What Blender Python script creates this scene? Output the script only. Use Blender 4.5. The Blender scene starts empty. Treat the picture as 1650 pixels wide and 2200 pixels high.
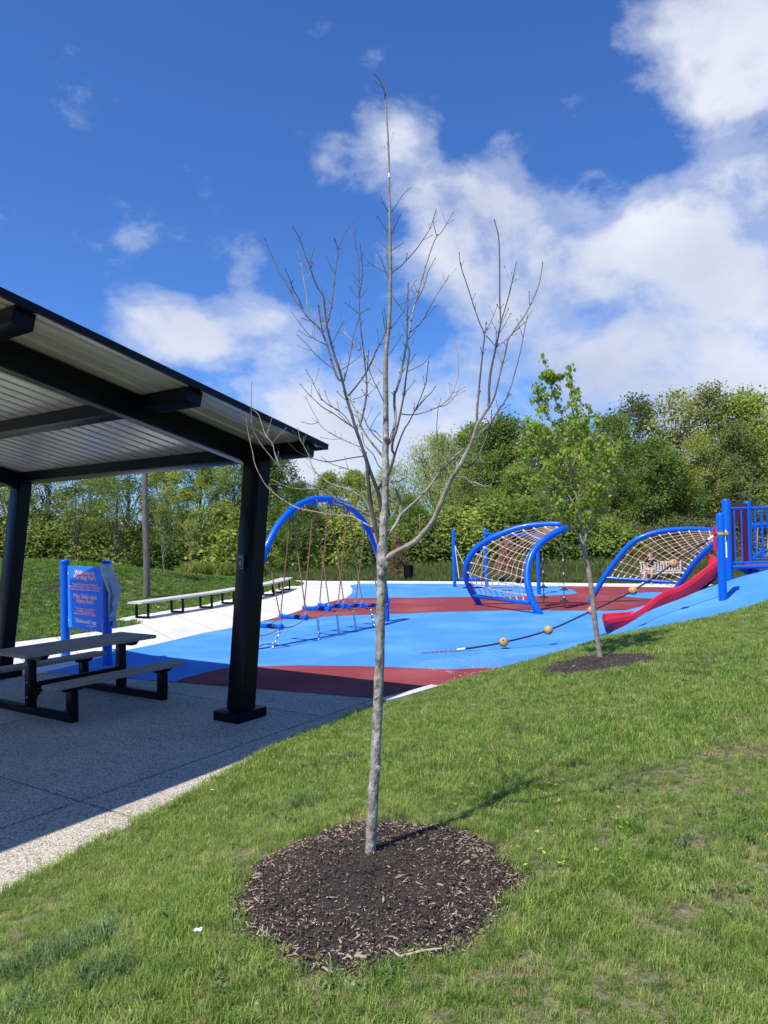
import bpy, math, random
import numpy as np
from mathutils import Vector, Matrix, geometry as mgeo

random.seed(7)
SC = bpy.context.scene
COL = SC.collection
R = math.radians

# ------------------------------------------------------------------ camera
CAMZ, F, CX, CY = 2.1, 1600.0, 825.0, 1100.0
PITCH, ROLL = R(1.5), 0.022
fw = Vector((0, math.cos(PITCH), math.sin(PITCH)))
rt = Vector((math.cos(ROLL), 0, -math.sin(ROLL)))
rt = (rt - fw * rt.dot(fw)).normalized()
up = rt.cross(fw)
cam_data = bpy.data.cameras.new('camera')
cam = bpy.data.objects.new('camera', cam_data)
COL.objects.link(cam)
cam.matrix_world = Matrix(((rt.x, up.x, -fw.x, 0), (rt.y, up.y, -fw.y, 0), (rt.z, up.z, -fw.z, CAMZ), (0, 0, 0, 1)))
cam_data.sensor_fit = 'VERTICAL'
cam_data.sensor_height = 24.0
cam_data.lens = 24.0 * F / 2200.0
cam_data.clip_start = 0.05
cam_data.clip_end = 3000
SC.camera = cam

# ------------------------------------------------------------------ light
SUN_AZ, SUN_EL = R(41), R(59)          # shadows run 41 degrees right of straight ahead
sdir = Vector((math.sin(SUN_AZ) * math.cos(SUN_EL), math.cos(SUN_AZ) * math.cos(SUN_EL), -math.sin(SUN_EL)))
sun_data = bpy.data.lights.new('sun', 'SUN')
sun_data.energy = 5.0
sun_data.angle = R(0.53)
sun_data.color = (1.0, 0.955, 0.88)
sun = bpy.data.objects.new('sun', sun_data)
COL.objects.link(sun)
sun.rotation_euler = sdir.to_track_quat('-Z', 'Y').to_euler()
sun.location = (-10, -12, 25)

SC.view_settings.view_transform = 'Standard'
SC.view_settings.look = 'None'
SC.view_settings.exposure = 0.19
SC.view_settings.gamma = 1.0
SC.view_settings.use_curve_mapping = False
SC.cycles.use_denoising = True
SC.cycles.max_bounces = 5
SC.cycles.diffuse_bounces = 2
SC.cycles.glossy_bounces = 2
SC.cycles.transmission_bounces = 3
SC.cycles.adaptive_threshold = 0.03
SC.cycles.transparent_max_bounces = 6


def ray(px, py):
    return fw + rt * ((px - CX) / F) - up * ((py - CY) / F)


def at(px, py, y):
    """point seen at pixel px,py of the photograph, y metres ahead"""
    d = ray(px, py)
    return Vector((0, 0, CAMZ)) + d * (y / d.y)


def ground(px, py, z=0.0):
    d = ray(px, py)
    return Vector((0, 0, CAMZ)) + d * ((z - CAMZ) / d.z)


# ------------------------------------------------------------------ sky
W = bpy.data.worlds.new('World')
SC.world = W
W.use_nodes = True
nt = W.node_tree
nt.nodes.clear()
N = nt.nodes.new
L = nt.links.new
out = N('ShaderNodeOutputWorld')
bg = N('ShaderNodeBackground')
bg.inputs['Strength'].default_value = 0.1
L(bg.outputs[0], out.inputs[0])
sky = N('ShaderNodeTexSky')
sky.sky_type = 'NISHITA'
sky.sun_disc = False
sky.sun_elevation = SUN_EL
sky.sun_rotation = R(180 + 41)
sky.altitude = 200
sky.air_density = 1.0
sky.dust_density = 0.35
sky.ozone_density = 2.6
hsv = N('ShaderNodeHueSaturation')
hsv.inputs['Saturation'].default_value = 1.0
tint = N('ShaderNodeMix')
tint.data_type = 'RGBA'
tint.blend_type = 'MULTIPLY'
tint.inputs['Factor'].default_value = 1.0
tint.inputs['B'].default_value = (0.50, 0.88, 1.50, 1)
L(sky.outputs[0], tint.inputs['A'])
L(tint.outputs['Result'], hsv.inputs['Color'])
tc = N('ShaderNodeTexCoord')


def wmath(op, a, b=None):
    n = N('ShaderNodeMath')
    n.operation = op
    for i, v in enumerate((a, b)):
        if v is None:
            continue
        if hasattr(v, 'is_linked'):
            L(v, n.inputs[i])
        else:
            n.inputs[i].default_value = v
    return n.outputs[0]


def wnoise(scale, detail, vec, rough=0.55, dist=0.0):
    n = N('ShaderNodeTexNoise')
    n.inputs['Scale'].default_value = scale
    n.inputs['Detail'].default_value = detail
    n.inputs['Roughness'].default_value = rough
    n.inputs['Distortion'].default_value = dist
    L(vec, n.inputs['Vector'])
    return n.outputs['Fac']


mp = N('ShaderNodeMapping')
mp.inputs['Scale'].default_value = (1.0, 1.0, 1.5)
mp.inputs['Location'].default_value = (12.4, 3.3, 8.2)
L(tc.outputs['Generated'], mp.inputs['Vector'])
warp = wnoise(3.0, 2, mp.outputs[0])
fine = wnoise(6.6, 12, mp.outputs[0], 0.58, 0.2)
broad = wnoise(1.6, 3, mp.outputs[0])
# cloud masses: direction (pixel), angular radius, weight
blobs = [(1590, 50, 140, .30), (1500, 150, 95, .24), (1610, 230, 100, .24), (1540, 340, 80, .16), (1450, 60, 60, .12),
         (750, 320, 85, .34), (830, 270, 65, .34), (900, 370, 90, .34), (690, 360, 60, .26), (1010, 420, 70, .18), (1110, 340, 60, .13),
         (960, 500, 110, .32), (1060, 600, 125, .40), (1180, 640, 125, .40), (1170, 520, 90, .26),
         (1400, 520, 90, .36), (1420, 640, 140, .42), (1560, 640, 110, .38), (1300, 680, 100, .34),
         (1500, 760, 130, .30), (1620, 820, 110, .28), (1330, 830, 100, .28), (1000, 850, 95, .30), (880, 890, 90, .28),
         (290, 680, 75, .36), (380, 715, 75, .40), (450, 745, 50, .34), (540, 650, 75, .30), (620, 700, 75, .28),
         (700, 850, 100, .30), (640, 960, 100, .34), (720, 980, 70, .30), (530, 560, 55, .20), (590, 455, 30, .15), (1010, 480, 90, .2), (20, 1050, 60, .3), (1850, 300, 220, .3), (2100, 700, 300, .35), (-500, 600, 250, .3), (-300, 250, 150, .2)]
acc = None
for (bx_, by_, br_, bw_) in blobs:
    d = ray(bx_, by_).normalized()
    vm = N('ShaderNodeVectorMath')
    vm.operation = 'DISTANCE'
    L(tc.outputs['Generated'], vm.inputs[0])
    vm.inputs[1].default_value = d
    q = wmath('DIVIDE', vm.outputs['Value'], br_ / F)
    q = wmath('MULTIPLY', q, q)
    q = wmath('MULTIPLY', q, -1.0)
    q = wmath('EXPONENT', q)
    q = wmath('MULTIPLY', q, bw_ * 0.93)
    acc = q if acc is None else wmath('ADD', acc, q)
acc = wmath('MINIMUM', acc, 0.52)
dens = wmath('ADD', acc, wmath('MULTIPLY', wmath('SUBTRACT', fine, 0.5), 1.35))
sep = N('ShaderNodeSeparateXYZ')
L(tc.outputs['Generated'], sep.inputs[0])
hz = wmath('DIVIDE', wmath('SUBTRACT', sep.outputs['Z'], 0.09), 0.085)
hz = wmath('MULTIPLY', wmath('EXPONENT', wmath('MULTIPLY', wmath('MULTIPLY', hz, hz), -1.0)), 0.27)   # a bank of cloud all round the horizon
dens = wmath('ADD', dens, hz)
dens = wmath('ADD', dens, wmath('MULTIPLY', wmath('SUBTRACT', broad, 0.5), 0.35))
ramp = N('ShaderNodeMapRange')
ramp.interpolation_type = 'SMOOTHSTEP'
ramp.inputs['From Min'].default_value = 0.19
ramp.inputs['From Max'].default_value = 0.62
L(dens, ramp.inputs['Value'])
veil = N('ShaderNodeMapRange')
veil.interpolation_type = 'SMOOTHSTEP'
veil.inputs['From Min'].default_value = 0.15
veil.inputs['From Max'].default_value = 0.40
L(wmath('ADD', dens, wmath('MULTIPLY', wmath('SUBTRACT', wnoise(16, 8, mp.outputs[0], 0.6, 0.4), 0.5), 0.4)), veil.inputs['Value'])
fac = wmath('MAXIMUM', wmath('MULTIPLY', ramp.outputs[0], 0.93), wmath('MULTIPLY', veil.outputs[0], 0.42))
shade = N('ShaderNodeMapRange')
shade.inputs['From Min'].default_value = 0.25
shade.inputs['From Max'].default_value = 0.8
L(wnoise(3.2, 6, mp.outputs[0], 0.55), shade.inputs['Value'])
ccol = N('ShaderNodeMix')
ccol.data_type = 'RGBA'
ccol.inputs['A'].default_value = (4.5, 5.1, 6.6, 1)
ccol.inputs['B'].default_value = (8.6, 8.9, 9.5, 1)
L(shade.outputs[0], ccol.inputs['Factor'])
mixc = N('ShaderNodeMix')
mixc.data_type = 'RGBA'
L(fac, mixc.inputs['Factor'])
L(hsv.outputs[0], mixc.inputs['A'])
L(ccol.outputs['Result'], mixc.inputs['B'])
L(mixc.outputs['Result'], bg.inputs['Color'])


# ------------------------------------------------------------------ materials
def new_mat(name):
    m = bpy.data.materials.new(name)
    m.use_nodes = True
    t = m.node_tree
    b = t.nodes['Principled BSDF']
    return m, t, b


def pm(name, col, rough=0.6, col2=None, scale=8.0, detail=4, bump=0.0, bscale=None, metallic=0.0, lo=0.35, hi=0.65,
       spec=None, coat=0.0, coords='Object', stretch=(1, 1, 1), col3=None, scale3=1.0, lo3=0.45, hi3=0.6):
    m, t, b = new_mat(name)
    b.inputs['Base Color'].default_value = (*col, 1)
    b.inputs['Roughness'].default_value = rough
    b.inputs['Metallic'].default_value = metallic
    if spec is not None:
        b.inputs['Specular IOR Level'].default_value = spec
    if coat:
        b.inputs['Coat Weight'].default_value = coat
        b.inputs['Coat Roughness'].default_value = 0.08
    tcn = t.nodes.new('ShaderNodeTexCoord')
    mpn = t.nodes.new('ShaderNodeMapping')
    mpn.inputs['Scale'].default_value = stretch
    t.links.new(tcn.outputs[coords], mpn.inputs['Vector'])

    def noise(sc, det):
        n = t.nodes.new('ShaderNodeTexNoise')
        n.inputs['Scale'].default_value = sc
        n.inputs['Detail'].default_value = det
        t.links.new(mpn.outputs[0], n.inputs['Vector'])
        return n.outputs['Fac']

    def mix(fac, a, c2, lo, hi):
        mr = t.nodes.new('ShaderNodeMapRange')
        mr.inputs['From Min'].default_value = lo
        mr.inputs['From Max'].default_value = hi
        t.links.new(fac, mr.inputs['Value'])
        mx = t.nodes.new('ShaderNodeMix')
        mx.data_type = 'RGBA'
        t.links.new(mr.outputs[0], mx.inputs['Factor'])
        if hasattr(a, 'is_linked'):
            t.links.new(a, mx.inputs['A'])
        else:
            mx.inputs['A'].default_value = (*a, 1)
        mx.inputs['B'].default_value = (*c2, 1)
        return mx.outputs['Result']
    c = col
    if col2 is not None:
        c = mix(noise(scale, detail), c, col2, lo, hi)
    if col3 is not None:
        c = mix(noise(scale3, 5), c, col3, lo3, hi3)
    if hasattr(c, 'is_linked'):
        t.links.new(c, b.inputs['Base Color'])
    if bump:
        bn = t.nodes.new('ShaderNodeBump')
        bn.inputs['Strength'].default_value = bump
        bn.inputs['Distance'].default_value = 0.02
        t.links.new(noise(bscale or scale, 6), bn.inputs['Height'])
        t.links.new(bn.outputs[0], b.inputs['Normal'])
    return m


def leaf_mat(name, c1, c2, c3, trans=0.35, patch=0.35, rough=0.55, patch_lo=0.35, patch_hi=0.7, vary=0.30):
    """foliage: colour varies leaf by leaf clump and from plant to plant; light passes through"""
    m = bpy.data.materials.new(name)
    m.use_nodes = True
    t = m.node_tree
    t.nodes.clear()
    n = t.nodes.new
    l = t.links.new
    o = n('ShaderNodeOutputMaterial')
    geo = n('ShaderNodeNewGeometry')
    info = n('ShaderNodeObjectInfo')
    n1 = n('ShaderNodeTexNoise')
    n1.inputs['Scale'].default_value = patch
    n1.inputs['Detail'].default_value = 5
    n1.inputs['Roughness'].default_value = 0.7
    l(geo.outputs['Position'], n1.inputs['Vector'])
    mr = n('ShaderNodeMapRange')
    mr.inputs['From Min'].default_value = patch_lo
    mr.inputs['From Max'].default_value = patch_hi
    l(n1.outputs['Fac'], mr.inputs['Value'])
    mx = n('ShaderNodeMix')
    mx.data_type = 'RGBA'
    mx.inputs['A'].default_value = (*c1, 1)
    mx.inputs['B'].default_value = (*c2, 1)
    l(mr.outputs[0], mx.inputs['Factor'])
    mx2 = n('ShaderNodeMix')
    mx2.data_type = 'RGBA'
    l(mx.outputs['Result'], mx2.inputs['A'])
    mx2.inputs['B'].default_value = (*c3, 1)
    rr = n('ShaderNodeMapRange')
    rr.inputs['From Min'].default_value = 0.3
    rr.inputs['From Max'].default_value = 1.0
    rr.inputs['To Max'].default_value = 0.85
    ad = n('ShaderNodeMath')
    ad.operation = 'MULTIPLY'
    ri = n('ShaderNodeMath')
    ri.operation = 'MAXIMUM'
    l(info.outputs['Random'], ri.inputs[0])
    l(geo.outputs['Random Per Island'], ri.inputs[1])
    l(info.outputs['Random'], ad.inputs[0])
    l(geo.outputs['Random Per Island'], ad.inputs[1])
    av = n('ShaderNodeMath')
    av.operation = 'SQRT'
    l(ad.outputs[0], av.inputs[0])
    l(av.outputs[0], rr.inputs['Value'])
    l(rr.outputs[0], mx2.inputs['Factor'])
    hv = n('ShaderNodeHueSaturation')
    vr = n('ShaderNodeMapRange')
    vr.inputs['To Min'].default_value = 1 - vary
    vr.inputs['To Max'].default_value = 1 + vary
    l(info.outputs['Random'], vr.inputs['Value'])
    l(vr.outputs[0], hv.inputs['Value'])
    hr_ = n('ShaderNodeMapRange')
    hr_.inputs['To Min'].default_value = 0.5 + vary * .06
    hr_.inputs['To Max'].default_value = 0.5 - vary * .05
    l(info.outputs['Random'], hr_.inputs['Value'])
    l(hr_.outputs[0], hv.inputs['Hue'])
    l(mx2.outputs['Result'], hv.inputs['Color'])
    df = n('ShaderNodeBsdfPrincipled')
    df.inputs['Roughness'].default_value = rough
    df.inputs['Specular IOR Level'].default_value = 0.18
    tr = n('ShaderNodeBsdfTranslucent')
    l(hv.outputs[0], df.inputs['Base Color'])
    hs = n('ShaderNodeHueSaturation')
    hs.inputs['Hue'].default_value = 0.485
    hs.inputs['Value'].default_value = 1.25
    l(hv.outputs[0], hs.inputs['Color'])
    l(hs.outputs[0], tr.inputs['Color'])
    sm = n('ShaderNodeMixShader')
    sm.inputs[0].default_value = trans
    l(df.outputs[0], sm.inputs[1])
    l(tr.outputs[0], sm.inputs[2])
    l(sm.outputs[0], o.inputs['Surface'])
    return m


M = {}
M['blue'] = pm('blue_powder_coat', (0.001, 0.105, 0.56), 0.34, (0.001, 0.118, 0.60), 1.5, coat=0.10, spec=0.28)
M['blue_panel'] = pm('blue_sign_plastic', (0.02, 0.20, 0.86), 0.6, spec=0.15)
M['red_plastic'] = pm('red_slide_plastic', (0.56, 0.016, 0.042), 0.45, (0.62, 0.024, 0.05), 3.0, spec=0.25)
M['maroon'] = pm('dark_red_plastic', (0.36, 0.012, 0.028), 0.5, spec=0.2)
M['black_metal'] = pm('black_powder_coat', (0.0025, 0.003, 0.004), 0.4, (0.004, 0.0045, 0.006), 6, spec=0.16)
M['beam_metal'] = pm('navy_black_steel', (0.002, 0.0025, 0.005), 0.34, (0.003, 0.004, 0.007), 5, spec=0.16)
M['roof_metal'] = pm('white_ribbed_roof_metal', (0.58, 0.58, 0.54), 0.28, (0.50, 0.50, 0.47), 2.0, metallic=0.25, stretch=(1, 1, 1))
M['roof_trim'] = pm('dark_fascia_metal', (0.004, 0.005, 0.008), 0.38, spec=0.2)
def stone_mat(name):
    m, t, b = new_mat(name)
    b.inputs['Roughness'].default_value = 0.9
    b.inputs['Specular IOR Level'].default_value = 0.2
    tcn = t.nodes.new('ShaderNodeTexCoord')
    vo = t.nodes.new('ShaderNodeTexVoronoi')
    vo.inputs['Scale'].default_value = 105
    t.links.new(tcn.outputs['Object'], vo.inputs['Vector'])
    sp = t.nodes.new('ShaderNodeSeparateColor')
    t.links.new(vo.outputs['Color'], sp.inputs[0])
    cr = t.nodes.new('ShaderNodeValToRGB')
    els = cr.color_ramp.elements
    els[0].position, els[0].color = 0.0, (0.14, 0.12, 0.10, 1)
    els[1].position, els[1].color = 1.0, (0.76, 0.69, 0.58, 1)
    for q, c in ((0.18, (0.30, 0.26, 0.21, 1)), (0.45, (0.48, 0.425, 0.345, 1)), (0.75, (0.59, 0.52, 0.42, 1))):
        e = els.new(q)
        e.color = c
    t.links.new(sp.outputs[0], cr.inputs[0])
    no = t.nodes.new('ShaderNodeTexNoise')
    no.inputs['Scale'].default_value = 0.9
    no.inputs['Detail'].default_value = 6
    t.links.new(tcn.outputs['Object'], no.inputs['Vector'])
    mr = t.nodes.new('ShaderNodeMapRange')
    mr.inputs['From Min'].default_value = 0.3
    mr.inputs['From Max'].default_value = 0.7
    mr.inputs['To Min'].default_value = 0.82
    mr.inputs['To Max'].default_value = 1.06
    t.links.new(no.outputs['Fac'], mr.inputs['Value'])
    mu = t.nodes.new('ShaderNodeMix')
    mu.data_type = 'RGBA'
    mu.blend_type = 'MULTIPLY'
    mu.inputs['Factor'].default_value = 1
    t.links.new(cr.outputs[0], mu.inputs['A'])
    t.links.new(mr.outputs[0], mu.inputs['B'])
    t.links.new(mu.outputs['Result'], b.inputs['Base Color'])
    bu = t.nodes.new('ShaderNodeBump')
    bu.inputs['Strength'].default_value = 0.5
    bu.inputs['Distance'].default_value = 0.008
    bu.invert = True
    t.links.new(vo.outputs['Distance'], bu.inputs['Height'])
    t.links.new(bu.outputs[0], b.inputs['Normal'])
    return m


M['aggregate'] = stone_mat('exposed_aggregate_concrete')
M['joint'] = pm('joint_filler', (0.04, 0.04, 0.04), 0.95)
M['joint_line'] = pm('sawn_joint', (0.26, 0.245, 0.22), 0.95)
M['concrete'] = pm('pale_broomed_concrete', (0.70, 0.675, 0.63), 0.85, (0.62, 0.595, 0.55), 2.2, 6, 0.15, 60, col3=(0.54, 0.51, 0.46), scale3=0.8, lo3=0.5, hi3=0.75)
M['rubber_blue'] = pm('blue_rubber_granules', (0.070, 0.275, 0.68), 0.9, (0.050, 0.205, 0.55), 90, 6, 0.3, 120, lo=0.38, hi=0.68, col3=(0.120, 0.345, 0.72), scale3=0.7, lo3=0.46, hi3=0.74, spec=0.2)
M['rubber_red'] = pm('red_rubber_granules', (0.27, 0.050, 0.056), 0.9, (0.175, 0.030, 0.036), 90, 6, 0.3, 120, lo=0.38, hi=0.68, col3=(0.33, 0.085, 0.09), scale3=0.7, lo3=0.46, hi3=0.74, spec=0.2)
M['soil'] = pm('lawn_soil', (0.13, 0.135, 0.05), 0.95, (0.27, 0.21, 0.11), 60, 8, 0.9, 70, col3=(0.07, 0.085, 0.03), scale3=22, lo3=0.42, hi3=0.62)
M['far_ground'] = pm('meadow_ground', (0.055, 0.085, 0.022), 0.95, (0.09, 0.11, 0.035), 0.8, 6)
M['mulch'] = pm('bark_mulch', (0.050, 0.037, 0.030), 0.95, (0.020, 0.014, 0.012), 55, 6, 0.9, 60, col3=(0.065, 0.047, 0.038), scale3=6, lo3=0.5, hi3=0.75)
M['wood_grey'] = pm('weathered_composite_plank', (0.40, 0.325, 0.25), 0.75, (0.27, 0.215, 0.165), 5, 8, 0.25, 18, stretch=(14, 14, 1))
M['bench_top'] = pm('pale_bench_plank', (0.60, 0.57, 0.52), 0.75, (0.50, 0.47, 0.42), 6, 6, 0.1, 20)
M['pole_wood'] = pm('weathered_pole_wood', (0.20, 0.17, 0.145), 0.9, (0.10, 0.085, 0.07), 14, 8, 0.6, 14, stretch=(5, 5, 0.25))
M['bark'] = pm('grey_maple_bark', (0.37, 0.335, 0.28), 0.9, (0.15, 0.13, 0.105), 26, 8, 0.9, 34, lo=0.42, hi=0.66, stretch=(1.3, 1.3, 0.7), col3=(0.46, 0.43, 0.355), scale3=13, lo3=0.53, hi3=0.62)
M['bark_pale'] = pm('pale_smooth_bark', (0.38, 0.325, 0.26), 0.8, (0.215, 0.175, 0.14), 14, 6, 0.4, 24)
M['twig'] = pm('brown_grey_twig', (0.065, 0.050, 0.045), 0.7, (0.16, 0.135, 0.12), 7, 4, 0.2, 30)
M['bark_far'] = pm('woodland_bark', (0.14, 0.12, 0.10), 0.95, (0.08, 0.068, 0.055), 5, 5)
M['rope_tan'] = pm('tan_braided_rope', (0.56, 0.33, 0.22), 0.8, (0.44, 0.25, 0.16), 60, 2)
M['rope_brown'] = pm('rust_brown_rope', (0.36, 0.15, 0.085), 0.8, (0.27, 0.11, 0.065), 60, 2)
M['rope_black'] = pm('black_rope', (0.012, 0.012, 0.016), 0.7)
M['ferrule'] = pm('pressed_aluminium', (0.72, 0.71, 0.69), 0.4)
M['chain'] = pm('galvanised_chain', (0.50, 0.51, 0.52), 0.35, metallic=0.7)
M['ball'] = pm('orange_wooden_ball', (0.60, 0.32, 0.115), 0.5, (0.50, 0.24, 0.08), 14, 5, 0.1, 30)
M['dark_hole'] = pm('dark_hole', (0.03, 0.02, 0.012), 0.9)
M['yellow'] = pm('yellow_strap', (0.75, 0.36, 0.02), 0.5)
M['navy'] = pm('navy_grip', (0.004, 0.02, 0.11), 0.6)
M['black_rubber'] = pm('black_rubber', (0.014, 0.014, 0.015), 0.6)
M['white_label'] = pm('white_label', (0.75, 0.75, 0.73), 0.5)
M['pink_text'] = pm('salmon_lettering', (0.98, 0.45, 0.46), 0.7, spec=0.1)
M['cloth'] = pm('pale_grey_fleece', (0.56, 0.58, 0.64), 0.95, (0.46, 0.48, 0.55), 9, 4, 0.3, 40)
M['skin'] = pm('skin', (0.62, 0.36, 0.27), 0.55)
M['shirt'] = pm('black_shirt', (0.012, 0.012, 0.015), 0.9)
M['shorts'] = pm('pale_shorts', (0.55, 0.47, 0.40), 0.9)
M['hair'] = pm('light_brown_hair', (0.30, 0.17, 0.09), 0.6)
M['shoe'] = pm('white_shoe', (0.7, 0.68, 0.66), 0.6)
M['white_wood'] = pm('white_painted_wood', (0.70, 0.66, 0.62), 0.6, (0.6, 0.56, 0.52), 6)
M['plaque'] = pm('grey_plaque', (0.055, 0.06, 0.07), 0.4)
M['plaque_line'] = pm('grey_plaque_print', (0.25, 0.25, 0.26), 0.5)
M['litter'] = pm('white_paper', (0.75, 0.75, 0.75), 0.7)
M['pale_stick'] = pm('pale_dry_stick', (0.50, 0.40, 0.28), 0.8)
M['grass'] = leaf_mat('lawn_blade', (0.177, 0.320, 0.044), (0.272, 0.387, 0.080), (0.447, 0.480, 0.177), 0.45, 1.4, 0.40)
M['grass_far'] = leaf_mat('far_lawn_blade', (0.103, 0.222, 0.031), (0.157, 0.261, 0.045), (0.206, 0.300, 0.065), 0.35, 0.5, 0.5)
M['grass_coarse'] = leaf_mat('coarse_blue_green_blade', (0.089, 0.173, 0.055), (0.131, 0.215, 0.072), (0.210, 0.284, 0.102), 0.3, 2.0, 0.4)
M['meadow'] = leaf_mat('tall_meadow_blade', (0.095, 0.165, 0.034), (0.16, 0.21, 0.055), (0.27, 0.27, 0.12), 0.38, 0.4)
M['leaf_linden'] = leaf_mat('linden_leaf', (0.299, 0.408, 0.045), (0.459, 0.557, 0.076), (0.597, 0.666, 0.122), 0.5, 2.0, 0.4)
M['leaf_dark'] = leaf_mat('dark_green_leaf', (0.148, 0.235, 0.044), (0.255, 0.343, 0.063), (0.393, 0.452, 0.109), 0.42, 0.30)
M['leaf_yellow'] = leaf_mat('yellow_green_leaf', (0.179, 0.248, 0.044), (0.283, 0.331, 0.072), (0.414, 0.442, 0.124), 0.45, 0.30)
M['leaf_willow'] = leaf_mat('olive_willow_leaf', (0.170, 0.236, 0.061), (0.244, 0.308, 0.086), (0.317, 0.380, 0.122), 0.42, 0.35)
M['leaf_pale'] = leaf_mat('pale_young_leaf', (0.187, 0.225, 0.064), (0.269, 0.296, 0.086), (0.359, 0.373, 0.132), 0.42, 0.35)
M['leaf_brush'] = leaf_mat('sparse_brush_leaf', (0.127, 0.150, 0.044), (0.187, 0.196, 0.067), (0.270, 0.240, 0.120), 0.3, 0.5)
M['needle_dead'] = leaf_mat('dead_rust_needle', (0.300, 0.165, 0.083), (0.390, 0.225, 0.120), (0.480, 0.300, 0.165), 0.25, 0.8)
M['grass_dry'] = leaf_mat('dry_straw_blade', (0.34, 0.27, 0.13), (0.42, 0.34, 0.18), (0.30, 0.20, 0.10), 0.25, 2.0, 0.6)
M['flower_yellow'] = pm('yellow_flower', (0.65, 0.45, 0.02), 0.7)


# ------------------------------------------------------------------ mesh helpers
def link(o, parent=None):
    COL.objects.link(o)
    if parent is not None:
        o.parent = parent
    return o


def tag(o, label=None, cat=None, group=None, kind=None):
    if label:
        o['label'] = label
    if cat:
        o['category'] = cat
    if group:
        o['group'] = group
    if kind:
        o['kind'] = kind
    return o


def empty(name, loc, label, cat, group=None):
    o = bpy.data.objects.new(name, None)
    o.empty_display_size = 0.2
    o.location = loc
    link(o)
    return tag(o, label, cat, group)


def np_mesh(name, verts, faces_list):
    """faces_list: list of (n,k) int arrays"""
    me = bpy.data.meshes.new(name)
    verts = np.asarray(verts, dtype=np.float32)
    me.vertices.add(len(verts))
    me.vertices.foreach_set('co', verts.ravel())
    loops, starts, tot = [], [], 0
    for fa in faces_list:
        fa = np.asarray(fa, dtype=np.int32)
        if fa.size == 0:
            continue
        k = fa.shape[1]
        loops.append(fa.ravel())
        starts.append(tot + np.arange(len(fa)) * k)
        tot += fa.size
    loops = np.concatenate(loops)
    starts = np.concatenate(starts)
    me.loops.add(len(loops))
    me.loops.foreach_set('vertex_index', loops)
    me.polygons.add(len(starts))
    me.polygons.foreach_set('loop_start', starts.astype(np.int32))
    me.update(calc_edges=True)
    me.validate()
    return me


def catmull(pts, n=6):
    pts = [Vector(p) for p in pts]
    if len(pts) < 3:
        return pts
    P = [pts[0] * 2 - pts[1]] + pts + [pts[-1] * 2 - pts[-2]]
    o = []
    for i in range(1, len(P) - 2):
        a, b, c, d = P[i - 1], P[i], P[i + 1], P[i + 2]
        for k in range(n):
            t = k / n
            o.append(0.5 * ((2 * b) + (c - a) * t + (2 * a - 5 * b + 4 * c - d) * t * t + (3 * b - 3 * c + d - a) * t ** 3))
    o.append(pts[-1])
    return o


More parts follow.
